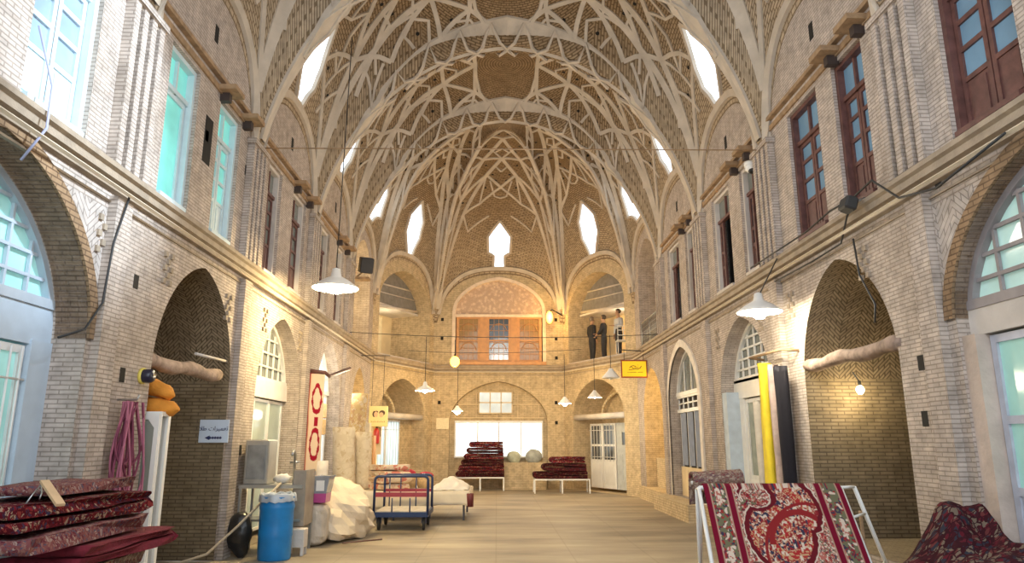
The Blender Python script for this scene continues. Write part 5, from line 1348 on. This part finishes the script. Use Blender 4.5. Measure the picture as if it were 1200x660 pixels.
# ---- rug benches against the back wall
def bench(px0, px1, label, y=24.55):
    x0, x1 = at(px0, 570, y).x, at(px1, 570, y).x
    t = thing('steel_bench', ((x0+x1)/2, y+.3, 0), label, 'bench', 'white steel benches carrying rugs at the back')
    mb = MB(); mb.box((x0, y, .40), (x1, y+.04, .44)); mb.box((x0, y+.66, .40), (x1, y+.7, .44)); mb.box((x0, y+.04, .41), (x1, y+.66, .44)); mb.build('bench_top', M['frame_white'], t)
    for x_ in (x0, (x0+x1)/2-.02, x1-.04):
        for y_ in (y, y+.66): mb = MB(); mb.box((x_, y_, 0), (x_+.04, y_+.04, .40)); mb.build('leg', M['frame_white'], t)
    return x0, x1
x0, x1 = bench(534, 591, 'white steel bench carrying the taller rug stack, left of centre')
z = .445; g = 'folded rugs stacked on the left rear bench'
names = ['lowest dark maroon rug of the tall stack on the left rear bench','second rug from the bottom of the tall stack on the left rear bench','third rug from the bottom of the tall stack on the left rear bench','fourth rug from the bottom of the tall stack on the left rear bench','fifth rug from the bottom of the tall stack on the left rear bench','topmost rug of the tall stack on the left rear bench']
for k in range(6):
    xa = lerp(x0+.02, x0+.46, k/5); xb = lerp(x1+.05, x1-.0, k/5)
    z += folded('folded_rug', names[k], M['rug_dark' if k % 2 == 0 else 'rug_red'], ((xa+xb)/2, 24.9, z), xb-xa, .68, 2, .085, rz=PI/2, seed=40+k, group=g, wob=.05, sag=.03) + .0
x0, x1 = bench(626, 692, 'white steel bench carrying the lower rug stack, right of centre', 23.3)
z = .445; g = 'folded rugs stacked on the right rear bench'
for k, (xa, xb) in enumerate(((x0+.02, x1-.02), (x0+.3, x1-.05), (x0+.55, x1-.1))):
    z += folded('folded_rug', ['lowest maroon rug spread along the right rear bench','middle maroon rug of the lower stack on the right rear bench','topmost red rug of the lower stack on the right rear bench'][k], M['rug_red' if k == 2 else 'rug_dark'], ((xa+xb)/2, 23.65, z), xb-xa, .68, 2, .11 if k < 2 else .09, rz=PI/2, seed=50+k, group=g, wob=.05, sag=.03)
for k, (px_, s_, lb) in enumerate(((606, .8, 'pale grey-green sack on the ledge below the bright rear window, the smaller one'), (622, .95, 'larger grey sack on the rear ledge, just left of the right rear rug stack'))):
    p = at(px_, 548, 25.3); p.x += (-.12, .1)[k]; mb = MB(); mb.sphere((p.x, 25.3, .9 + .22*s_), .27*s_, 14, 9, (1.15,.8,.95)); 
    for q in range(len(mb.v)): n_ = noise.noise(mb.v[q]*4); mb.v[q] += (mb.v[q] - Vector((p.x, 25.3, 1.1)))*n_*.2
    o = mb.build('cloth_sack', mat('grey_sack_%d' % k, ((.50,.52,.40),(.36,.38,.36))[k], .85, var=.25, scale=6, bump=.5, bscale=8)); tag(o, lb, 'sack', 'sacks below the rear window')
mb = MB(); fbox(mb, FB, 2.5, 4.0, 0, .9, -.55, .02); trim(mb, M['brick_warm'])

# ---- signs
a, b = at(728, 443, 20), at(758, 422, 20)
t = thing('yellow_shop_sign', ((a.x+b.x)/2, 20, a.z), 'yellow hanging sign with dark red edge and calligraphic strokes', 'sign')
mb = MB(); mb.bbox(((a.x+b.x)/2, 20, (a.z+b.z)/2), (b.x-a.x, .05, b.z-a.z), .01); mb.build('sign_frame', mat('dark_red_sign_edge', (.30,.06,.02), .5), t)
mb = MB(); mb.box((a.x+.035, 19.965, a.z+.04), (b.x-.035, 19.975, b.z-.04)); mb.build('sign_face', mat('bright_yellow_sign', (.90,.62,.01), .4, var=.05, emit=(.9,.6,.02), es=.25), t)
cxs, czs = (a.x+b.x)/2, (a.z+b.z)/2; mb = MB()
def st(pts, r=.010): mb.tube([Vector((cxs+x_, 19.96, czs+z_)) for x_, z_ in pts], r, 5)
st([(.20,.08),(.17,.02),(.10,-.01),(.02,.0),(-.06,-.02),(-.16,-.03)]); st([(.05,.06),(-.02,.09),(-.09,.07),(-.14,.02)], .009); st([(-.02,.0),(-.07,.05),(-.12,.05)], .008); st([(.10,.10),(.11,.105)], .012); st([(.0,.03),(.12,.035)], .007); st([(-.2,-.10),(.05,-.10)], .006); st([(.10,-.10),(.24,-.095)], .006)
mb.build('lettering', mat('olive_brown_lettering', (.22,.14,.01), .5), t)
mb = MB(); mb.tube([(a.x+.1, 20, b.z), (a.x+.1, 20, ZSTR)], .008, 4); mb.tube([(b.x-.1, 20, b.z), (b.x-.1, 20, ZSTR)], .008, 4); mb.tube([(a.x, 20, ZSTR), (XR-.1, 20.3, ZSTR)], .015, 5); mb.build('hanger', M['cable'], t)
a, b = at(432, 500, 20.3), at(455, 476, 20.3)
t = thing('portrait_sign', ((a.x+b.x)/2, 20.3, a.z), 'square cream yellow sign showing two dark-haired heads, hung near the left arches', 'sign')
mb = MB(); mb.bbox(((a.x+b.x)/2, 20.3, (a.z+b.z)/2), (b.x-a.x, .03, b.z-a.z), .008); mb.build('sign_board', mat('cream_yellow_board', (.85,.70,.30), .5, var=.04), t)
cxs, czs = (a.x+b.x)/2, (a.z+b.z)/2
def disc(mb, x_, z_, rx, rz_, d_, n=14): mb.face([Vector((cxs+x_+rx*math.cos(2*PI*k/n), 20.283-d_, czs+z_+rz_*math.sin(2*PI*k/n))) for k in range(n)])
mb = MB(); disc(mb, .10, .09, .085, .075, 0); disc(mb, -.12, .06, .05, .085, 0); disc(mb, -.06, .12, .05, .03, .0005); mb.build('painted_hair', mat('dark_brown_print', (.10,.05,.02), .6), t)
mb = MB(); disc(mb, .08, .04, .06, .07, .002); disc(mb, -.07, .05, .055, .08, .002); mb.build('painted_faces', mat('peach_print', (.75,.48,.26), .6), t)
mb = MB()
for k in range(9): mb.box((cxs-.2+k*.045, 20.279, czs-.17), (cxs-.175+k*.045, 20.284, czs-.13-.012*(k % 2)))
mb.build('caption_strokes', mat('ochre_print', (.55,.38,.12), .6), t)
mb = MB(); mb.tube([(a.x+.06, 20.3, b.z), (a.x+.06, 20.3, 4.0)], .006, 4); mb.tube([(b.x-.15, 20.3, b.z), (b.x-.15, 20.3, 4.0)], .006, 4); mb.tube([(XL, 20.3, 4.0), (b.x, 20.3, 4.0)], .012, 5); mb.build('hanger', M['cable'], t)
t = thing('fire_extinguisher', (at(441, 512, 20.6).x, 20.6, at(441, 520, 20.6).z), 'red fire extinguisher hanging below the portrait sign', 'extinguisher')
o_ = WORG[t]; mb = MB(); mb.lathe([(.001,0),(.08,0),(.085,.03),(.085,.34),(.05,.41),(.03,.43),(.001,.43)], o_, 14); mb.build('cylinder', mat('signal_red_enamel', (.45,.02,.02), .35), t)
mb = MB(); mb.lathe([(.001,.43),(.03,.43),(.03,.47),(.001,.47)], o_, 8); mb.tube([o_+Vector((0,0,.46)), o_+Vector((.1,-.02,.44)), o_+Vector((.12,-.02,.2))], .012, 5); mb.build('valve_and_hose', M['cable'], t)
mb = MB(); mb.box((o_.x-.12, o_.y+.08, o_.z-.3), (o_.x+.12, o_.y+.12, o_.z+.6)); mb.tube([(o_.x, o_.y+.1, 0), (o_.x, o_.y+.1, o_.z-.3)], .025, 6); mb.build('mounting_post', M['plaster_warm'], t)
# notice on the rear pillar
a, b = at(511, 503, 25.55), at(526, 490, 25.55); mb = MB(); mb.box((a.x, 25.56, a.z), (b.x, 25.58, b.z)); o = mb.build('paper_notice', mat('cream_notice_paper', (.80,.70,.48), .7, var=.1, scale=20)); tag(o, 'cream paper notice on the rear wall left of the bright window', 'notice')
# small print inside right shop
mb = MB(); mb.box((XR+.24, 5.72, 2.03), (XR+.25, 5.84, 2.28)); o = mb.build('small_poster', mat('blue_red_print', (.22,.22,.45), .5, var=.6, scale=18)); tag(o, 'small colourful poster on the glass of the near right shop front', 'poster')

# ---- pendant lamps
def pendant(p, label, r=.26, top=None, kind='dish', bulb='white_bulb', lit=True, power=60, col=(1,.86,.62), lamp_r=.07, cat='lamp', group=None, es_shade=True, sq=1.0):
    t = thing('pendant_lamp', (p.x, p.y, p.z), label, cat, group)
    if kind == 'dish': prof = [(r, 0), (r*.97, .02), (r*.6, r*.32), (r*.24, r*.52), (r*.17, r*.85), (.02, r*.9)]
    else: prof = [(r, 0), (r*.96, .015), (r*.35, r*.75), (r*.2, r*1.0), (.02, r*1.02)]
    if kind != 'bare':
        mb = MB(); n = 24; rings = [[Vector((p.x + a*math.cos(2*PI*j/n), p.y + a*math.sin(2*PI*j/n), p.z + z_)) for j in range(n)] for a, z_ in prof]
        mb.loft(rings, smooth=True); 
        rings = [[q - Vector((0, 0, .006)) + (Vector((p.x, p.y, q.z)) - q)*.03 for q in rg] for rg in rings]; 
        sh = mb.build('lamp_shade', M['white_en'], t)
        m2 = MB(); m2.loft(rings, smooth=True); m2.build('shade_lining', M['shade_lit'] if lit else M['white_en'], sh)
    bz = p.z + (r*.12 if kind != 'bare' else 0)
    mb = MB(); mb.sphere((p.x, p.y, bz), lamp_r, 12, 8, (1,1,1.15*sq)); mb.build('bulb', M[bulb] if lit else M['white_en'], t)
    mb = MB(); mb.lathe([(.001,0),(.022,0),(.022,.07),(.001,.07)], (p.x, p.y, bz + lamp_r), 8); mb.build('socket', M['cable'], t)
    if top is not None:
        mb = MB(); mb.tube([Vector((p.x, p.y, bz + lamp_r + .06)), Vector(top)], .009, 5); mb.build('cord', M['cable'], t)
    if lit: 
        l = light('POINT', (p.x, p.y, p.z - .12), power, col, .09)
    return t
p = at(393, 338, 12.0); pendant(p, 'very bright wide enamel pendant lamp glaring beside the left upper wall', .40, (p.x+.05, p.y, 9.0), 'dish', 'warm_bulb', power=330, col=(1,.76,.38), lamp_r=.24, sq=.5)
p = at(890, 366, 9.6); pendant(p, 'bright white conical pendant lamp above the right arched shop door', .31, (p.x+.35, p.y+.1, 4.15), 'dish', 'white_bulb', power=110, col=(1,.88,.66), lamp_r=.12)
p = at(533, 424, 19.5); pendant(p, 'round amber glowing bulb hanging left of the rear windows', .1, (p.x, p.y, 4.35), 'bare', 'yellow_bulb', power=330, col=(1,.62,.18), lamp_r=.13)
p = at(536, 482, 21.5); pendant(p, 'small white glowing bulb hanging below the amber one', .16, (p.x, p.y, 3.95), 'cone', 'white_bulb', power=45, col=(1,.95,.8), lamp_r=.10)
p = at(498, 458, 18.6); pendant(p, 'lit flat white pendant lamp before the rear left arch', .26, (p.x, p.y, 4.3), 'dish', 'white_bulb', power=70, col=(1,.92,.7), lamp_r=.08)
p = at(662, 473, 21.5); pendant(p, 'small lit pendant lamp on the right of the rear shop window', .2, (p.x, p.y, 4.2), 'cone', 'white_bulb', power=70, col=(1,.92,.7), lamp_r=.09)
p = at(697, 466, 20.0); pendant(p, 'small cream cone pendant lamp in front of the rear right arch', .2, (p.x, p.y, 4.2), 'cone', 'warm_bulb', power=30, col=(1,.8,.5), lamp_r=.04)
p = at(716, 443, 18.2); pendant(p, 'unlit white conical pendant lamp left of the yellow sign', .24, (p.x, p.y, 4.3), 'cone', lit=False)
p = at(525, 481, 23.2); 
p = at(1008, 457, 9.45); p = Vector((min(p.x, XR + 2.0), 9.45, p.z)); pendant(p, 'bare glowing bulb inside the deep right brick niche', .1, (p.x, 9.6, p.z+.25), 'bare', 'warm_bulb', power=14, col=(1,.8,.5), lamp_r=.05)
# warm wall light beside rear windows
p = at(644, 372, 25.1)
t = thing('wall_light', (p.x, p.y, p.z), 'bright amber wall light at the right edge of the rear upper windows', 'lamp')
mb = MB(); mb.sphere(p, .12, 12, 8, (1,1,1.9)); mb.build('glowing_tube', M['yellow_bulb'], t)
mb = MB(); mb.tube([p + Vector((0,0,.22)), p + Vector((.1,.1,.3)), p + Vector((.5,.45,.15))], .025, 6); mb.build('bracket', M['cable'], t)
light('POINT', p + Vector((0,-.35,0)), 60, (1,.62,.2), .1)
# wires strung across the hall
def wire(a, b, sag, label, r=.008, n=16):
    a, b = Vector(a), Vector(b); mb = MB(); mb.tube([a.lerp(b, k/n) - Vector((0,0,sag*4*(k/n)*(1-k/n))) for k in range(n+1)], r, 4); o = mb.build('overhead_wire', M['beam'] if 'steel' in label else M['cable']); tag(o, label, 'wire', 'wires strung over the hall'); return o
wire((XL+.1, 10.75, 6.22), (XR-.1, 10.5, 6.15), .0, 'thin steel tie wire strung across the hall below the nearest vault window', .010)
wire((XL, 18.1, 4.35), (XR, 18.1, 4.32), .12, 'sagging wire carrying lamps across the hall at gallery floor level', .008)
wire((-3.0, 23.9, 4.6), (2.9, 24.2, 4.7), .1, 'thin wire across the rear upper windows', .008)
# cables on the walls
mb = MB(); mb.tube([FL(6.95, 4.05, -.12), FL(6.8, 3.5, -.1), FL(6.78, 2.9, -.08), FL(6.6, 2.62, -.05), FL(6.3, 2.5, .0)], .012, 5); o = mb.build('wall_cable', M['cable']); tag(o, 'black cable drooping down beside the big near left arch', 'cable', 'cables fixed on the walls')
mb = MB(); mb.tube([FR(8.0, 3.95, -.05), FR(7.95, 3.5, -.05), FR(7.7, 3.1, -.04), FR(7.75, 2.9, -.04)], .012, 5); o = mb.build('wall_cable', M['cable']); tag(o, 'black cable hanging above the right brick niche', 'cable', 'cables fixed on the walls')
mb = MB(); mb.tube([FR(5.2, 4.02, -.2), FR(6.2, 3.92, -.16), FR(6.7, 4.0, -.22), FR(7.2, 4.38, -.2), FR(7.6, 4.33, -.2), FR(8.2, 4.36, -.2), FR(8.9, 4.31, -.19), FR(11, 4.33, -.19)], .013, 5)
mb.tube([FR(7.6, 4.33, -.19), FR(7.8, 4.16, -.2), FR(8.2, 3.95, -.1), FR(9.0, 3.93, -.1), FR(10.3, 3.95, -.1)], .012, 5); o = mb.build('wall_cable', M['cable']); tag(o, 'tangled black cables running along the right string course', 'cable', 'cables fixed on the walls')
mb = MB(); mb.tube([FL(5.4, 5.0, -.03), FL(5.5, 4.5, -.15), FL(5.45, 4.1, -.19), FL(5.4, 3.8, -.06)], .011, 6); o = mb.build('wall_cable', mat('lilac_cable', (.4,.42,.6), .5)); tag(o, 'pale lilac cable bending over the near left string course', 'cable', 'cables fixed on the walls')
# cctv cameras, loudspeaker
t = thing('security_camera', (4.0, 11.3, 6.1), 'white dome security camera on a bracket below the right bracket boards', 'camera')
p = at(880, 197, 11.0); mb = MB(); mb.sphere(p, .1, 14, 8, (1,1,.85)); mb.lathe([(.001,0),(.11,0),(.11,.07),(.001,.09)], p + Vector((0,0,.03)), 14); mb.build('dome_housing', M['white_en'], t)
mb = MB(); mb.sphere(p - Vector((0,.03,.05)), .065, 10, 6); mb.build('lens', mat('black_lens', (.02,.02,.02), .1, var=0), t)
mb = MB(); mb.tube([p + Vector((0,0,.1)), p + Vector((.2,0,.12)), Vector((XR, p.y, p.z+.12))], .02, 6); mb.tube([p + Vector((.05,0,0)), Vector((p.x+.08, p.y, 4.4))], .014, 6); mb.build('bracket', M['white_en'], t)
t = thing('loudspeaker', (-3.5, 19.2, 6.0), 'black box loudspeaker on a bracket high on the left wall', 'speaker')
p = at(429, 311, 19.0); Mx = Matrix.Rotation(rad(25), 4, 'Z') @ Matrix.Rotation(rad(20), 4, 'X')
mb = MB(); mb.bbox(p, (.36, .28, .42), .02, Mx); mb.build('cabinet', mat('black_speaker_box', (.03,.03,.035), .6), t)
mb = MB(); mb.tube([p + Vector((-.1,0,-.2)), Vector((XL, p.y, p.z-.35))], .025, 6); mb.box((p.x-.3, p.y-.15, p.z-.42), (p.x+.12, p.y+.15, p.z-.36)); mb.build('bracket', M['beam'], t)
t = thing('spotlight', FR(7.5, 4.25, -.2), 'small black floodlight fixed on the right string course among cables', 'lamp')
mb = MB(); mb.bbox(FR(7.55, 4.22, -.3), (.14, .2, .16), .02, Matrix.Rotation(rad(20), 4, 'Y')); mb.build('lamp_body', M['cable'], t)
mb = MB(); mb.tube([FR(7.55, 4.25, -.22), FR(7.55, 4.3, -.1)], .015, 5); mb.build('bracket', M['chrome'], t)
# ------------------------------------------------------------------ people in the upper right gallery
def skinned(name, V, E, Rr, m, parent, org, root=0, sub=1, smooth=True):
    me = bpy.data.meshes.new(name + '_tmp'); me.from_pydata([tuple(v) for v in V], E, [])
    o = bpy.data.objects.new(name + '_tmp', me); C.objects.link(o)
    md = o.modifiers.new('s', 'SKIN'); md.use_smooth_shade = True; md.branch_smoothing = .3
    for k, sv in enumerate(me.skin_vertices[0].data): r = Rr[k]; sv.radius = r if isinstance(r, tuple) else (r, r); sv.use_root = (k == root)
    o.modifiers.new('b', 'SUBSURF').levels = sub
    bpy.context.view_layer.update()
    m2 = bpy.data.meshes.new_from_object(o.evaluated_get(bpy.context.evaluated_depsgraph_get())); bpy.data.objects.remove(o)
    m2.name = name; m2.materials.clear(); m2.materials.append(m)
    for p in m2.polygons: p.use_smooth = True
    q = bpy.data.objects.new(name, m2); C.objects.link(q); q.parent = parent; return q
skin = mat('warm_skin', (.46,.27,.17), .6, var=.05)
def person(loc, rz, label, top, trou, haircol, pose=0, h=1.0, skirt=False, bag=None):
    t = thing('person', loc, label, 'person', 'people talking in the upper right gallery', rz=rz)
    t.scale = (h, h, h)
    # pose: hand targets (y forward)
    el = [((.20,-.02,1.12),(-.20,-.02,1.12)), ((.21,.02,1.12),(-.21,.05,1.12)), ((.22,-.02,1.12),(-.22,0,1.12))][pose]
    ha = [((.18,.06,.88),(-.16,.08,.88)), ((.10,.28,1.08),(-.18,.2,1.0)), ((.2,.04,.86),(-.10,.26,1.12))][pose]
    V = [(0,0,.95),(0,.0,1.15),(0,.0,1.36),(0,.01,1.47),(0,.02,1.56),(0,.025,1.655),(0,.02,1.72)]
    E = [(k, k+1) for k in range(6)]; Rr = [(.15,.11),(.13,.10),(.16,.10),.052,(.072,.085),(.080,.095),(.055,.065)]
    def addv(p, r, fr):
        V.append(p); Rr.append(r); E.append((fr, len(V)-1)); return len(V)-1
    addv((0,.125,1.60), .014, 4)
    for k in (0, 1):
        s_ = 1 - 2*k
        a = addv((s_*.17,0,1.38), .055, 2); b = addv(el[k], .042, a); c = addv(ha[k], .028, b)
        d = Vector(ha[k]) - Vector(el[k]); d.normalize(); pm = addv(tuple(Vector(ha[k]) + d*.06), (.034,.018), c)
        side = Vector((s_*.0, 1, 0)) if abs(d.z) > .6 else Vector((1, 0, 0))
        for j, (off, ln) in enumerate(((-.028,.07),(-.010,.085),(.010,.08),(.028,.062))):
            f1 = addv(tuple(Vector(ha[k]) + d*.10 + side*off), .009, pm); addv(tuple(Vector(ha[k]) + d*(.10+ln) + side*off + Vector((0,.012,0))), .008, f1)
        addv(tuple(Vector(ha[k]) + d*.07 + side*.05*(1 if j else 1)), .010, c)
        st_ = .05*(1 if k else -1)*(pose != 1)
        hp = addv((s_*.09,0,.90), .092, 0); kn = addv((s_*.10,.02+st_*.3,.49), .060, hp); an = addv((s_*.105,-.01+st_,.09), .042, kn); addv((s_*.115,.13+st_,.035), .035, an)
    thin = {0, 1, 2}
    for k in (0, 1): thin |= {8+17*k, 9+17*k, 8+17*k+13, 8+17*k+14, 8+17*k+15}
    skinned('body', V, E, [tuple(q*.72 for q in (r if isinstance(r, tuple) else (r, r))) if k in thin else r for k, r in enumerate(Rr)], skin, t, loc)
    Rr[0] = (.125, .10)
    def sub(idx, grow, name, m, root=0):
        mp = {q: k for k, q in enumerate(idx)}
        skinned(name, [V[q] for q in idx], [(mp[a], mp[b]) for a, b in E if a in mp and b in mp], [tuple(x + grow for x in (Rr[q] if isinstance(Rr[q], tuple) else (Rr[q],)*2)) for q in idx], m, t, loc)
    A0 = 8; per = 17
    def arm(k): base = A0 + k*per; return [base, base+1, base+2]
    def leg(k): base = A0 + k*per + 3 + 1 + 8 + 1; return [base, base+1, base+2, base+3]
    Rr[3] = (.050, .050)
    sub([0,1,2,3] + arm(0) + arm(1), .022, 'coat' if pose != 2 else 'shirt', top)
    l0, l1 = leg(0), leg(1)
    Rr[1] = (.10, .07)
    sub([0, 1] + l0[:3] + l1[:3], .016, 'trousers', trou)
    for l in (l0, l1):
        mb = MB(); p = Vector(V[l[3]]); mb.sphere(p + Vector((0,-.045,.012)), .05, 10, 7, (.95,2.2,.9)); q = mb.build('shoe', M['cable'], None, org=(0,0,0)); q.parent = t
    mb = MB(); mb.sphere((0,.002,1.675), .108, 14, 9, (.92,1.05,.92)); mb.v = [p if not (p.y > .045 and p.z < 1.70) else Vector((p.x*.9, .03, p.z)) for p in mb.v]; q = mb.build('hair', haircol, None, org=(0,0,0)); q.parent = t
    for s_ in (-1, 1):
        mb = MB(); mb.sphere((s_*.03,.112,1.638), .011, 8, 5); q = mb.build('eye', M['cable'], None, org=(0,0,0)); q.parent = t
    return t
blk = mat('black_coat_cloth', (.02,.02,.025), .8, var=.2); dk = mat('charcoal_trousers', (.03,.03,.035), .8)
hair = mat('dark_hair', (.05,.035,.025), .6); hair2 = mat('greying_hair', (.22,.17,.13), .6)
shirt = mat('pale_grey_blue_shirt', (.50,.52,.55), .8)
GF = 4.335
def gp(px, dep):
    # point on the gallery floor seen at picture column px, dep metres behind the arch face
    best = None
    for k in range(200):
        s_ = lerp(.6, 4.0, k/199); P = FCR(s_, 5.2, dep); d = P - Vector((0,0,CH)); x_ = 600 + FPX*(d.dot(_rt))/(d.dot(_fw))
        if best is None or abs(x_-px) < best[0]: best = (abs(x_-px), P)
    return Vector((best[1].x, best[1].y, GF))
person(gp(694, .75), rad(-60), 'person in a black coat standing with back half turned, leftmost in the gallery', blk, dk, hair2, 0, .95)
person(gp(708, .8), rad(60), 'person in a black coat standing in the middle, facing left in the gallery', blk, dk, hair, 1, .93)
person(gp(725, .65), rad(115), 'person in a pale grey shirt with dark trousers, rightmost in the gallery', shirt, dk, hair, 2, .94)
p = gp(729, .3)
t = thing('white_chair', p, 'white metal chair standing beside the person in the pale shirt', 'chair')
mb = MB(); mb.box((p.x-.2, p.y-.2, GF+.44), (p.x+.2, p.y+.2, GF+.47)); mb.build('seat', M['frame_white'], t)
for sx in (-.18,.18):
    for sy in (-.18,.18): mb = MB(); mb.tube([(p.x+sx, p.y+sy, GF), (p.x+sx, p.y+sy, GF+.44)], .014, 6); mb.build('leg', M['frame_white'], t)
mb = MB()
for sx in (-.18, 0, .18): mb.tube([(p.x+sx, p.y-.18, GF+.45), (p.x+sx, p.y-.2, GF+.92)], .012, 6)
for z_ in (.62,.78,.92): mb.tube([(p.x-.18, p.y-.19, GF+z_), (p.x+.18, p.y-.19, GF+z_)], .012, 6)
mb.build('backrest', M['frame_white'], t)
# gallery, passage and hall lights
light('POINT', FCR(2.1, 5.7, .9), 14, (1,.85,.6), .15); light('POINT', FCL(2.1, 5.6, .9), 14, (1,.87,.6), .15)
light('POINT', FL(20.0, 5.6, .5), 45, (1,.78,.4), .2); light('POINT', FL(20.2, 2.2, .7), 30, (1,.7,.3), .2); light('POINT', FR(19.3, 2.6, .5), 60, (1,.68,.25), .2)
light('POINT', (XL+.5, 16.6, 3.0), 55, (1,.85,.6), .2)
light('POINT', (-1.5, 23.2, 3.2), 75, (1,.62,.2), .2); light('POINT', (1.8, 23.0, 3.3), 75, (1,.66,.25), .2)  # added amber fills for the back walls below the string course
# daylight streaming on the near left wall
light('SPOT', (3.4, 5.2, 8.6), 6000, (.72,.86,1), .25, rot=(XL, 6.4, 4.9), spot=rad(26), blend=.7)
# added fill lights without fixtures, in the near bay and down the hall
for x_, y_ in ((-1.6, 1.2), (1.9, 1.2)): light('POINT', (x_, y_, 5.2), 190, (.82,.90,1), .5)
for x_, y_, e_ in ((.2, 6.2, 150), (.2, 11.5, 150), (.2, 16.0, 160), (.2, 21.0, 110)): light('POINT', (x_, y_, 5.4), e_, (1,.90,.76) if y_ > 8 else (.95,.94,.96), .6)
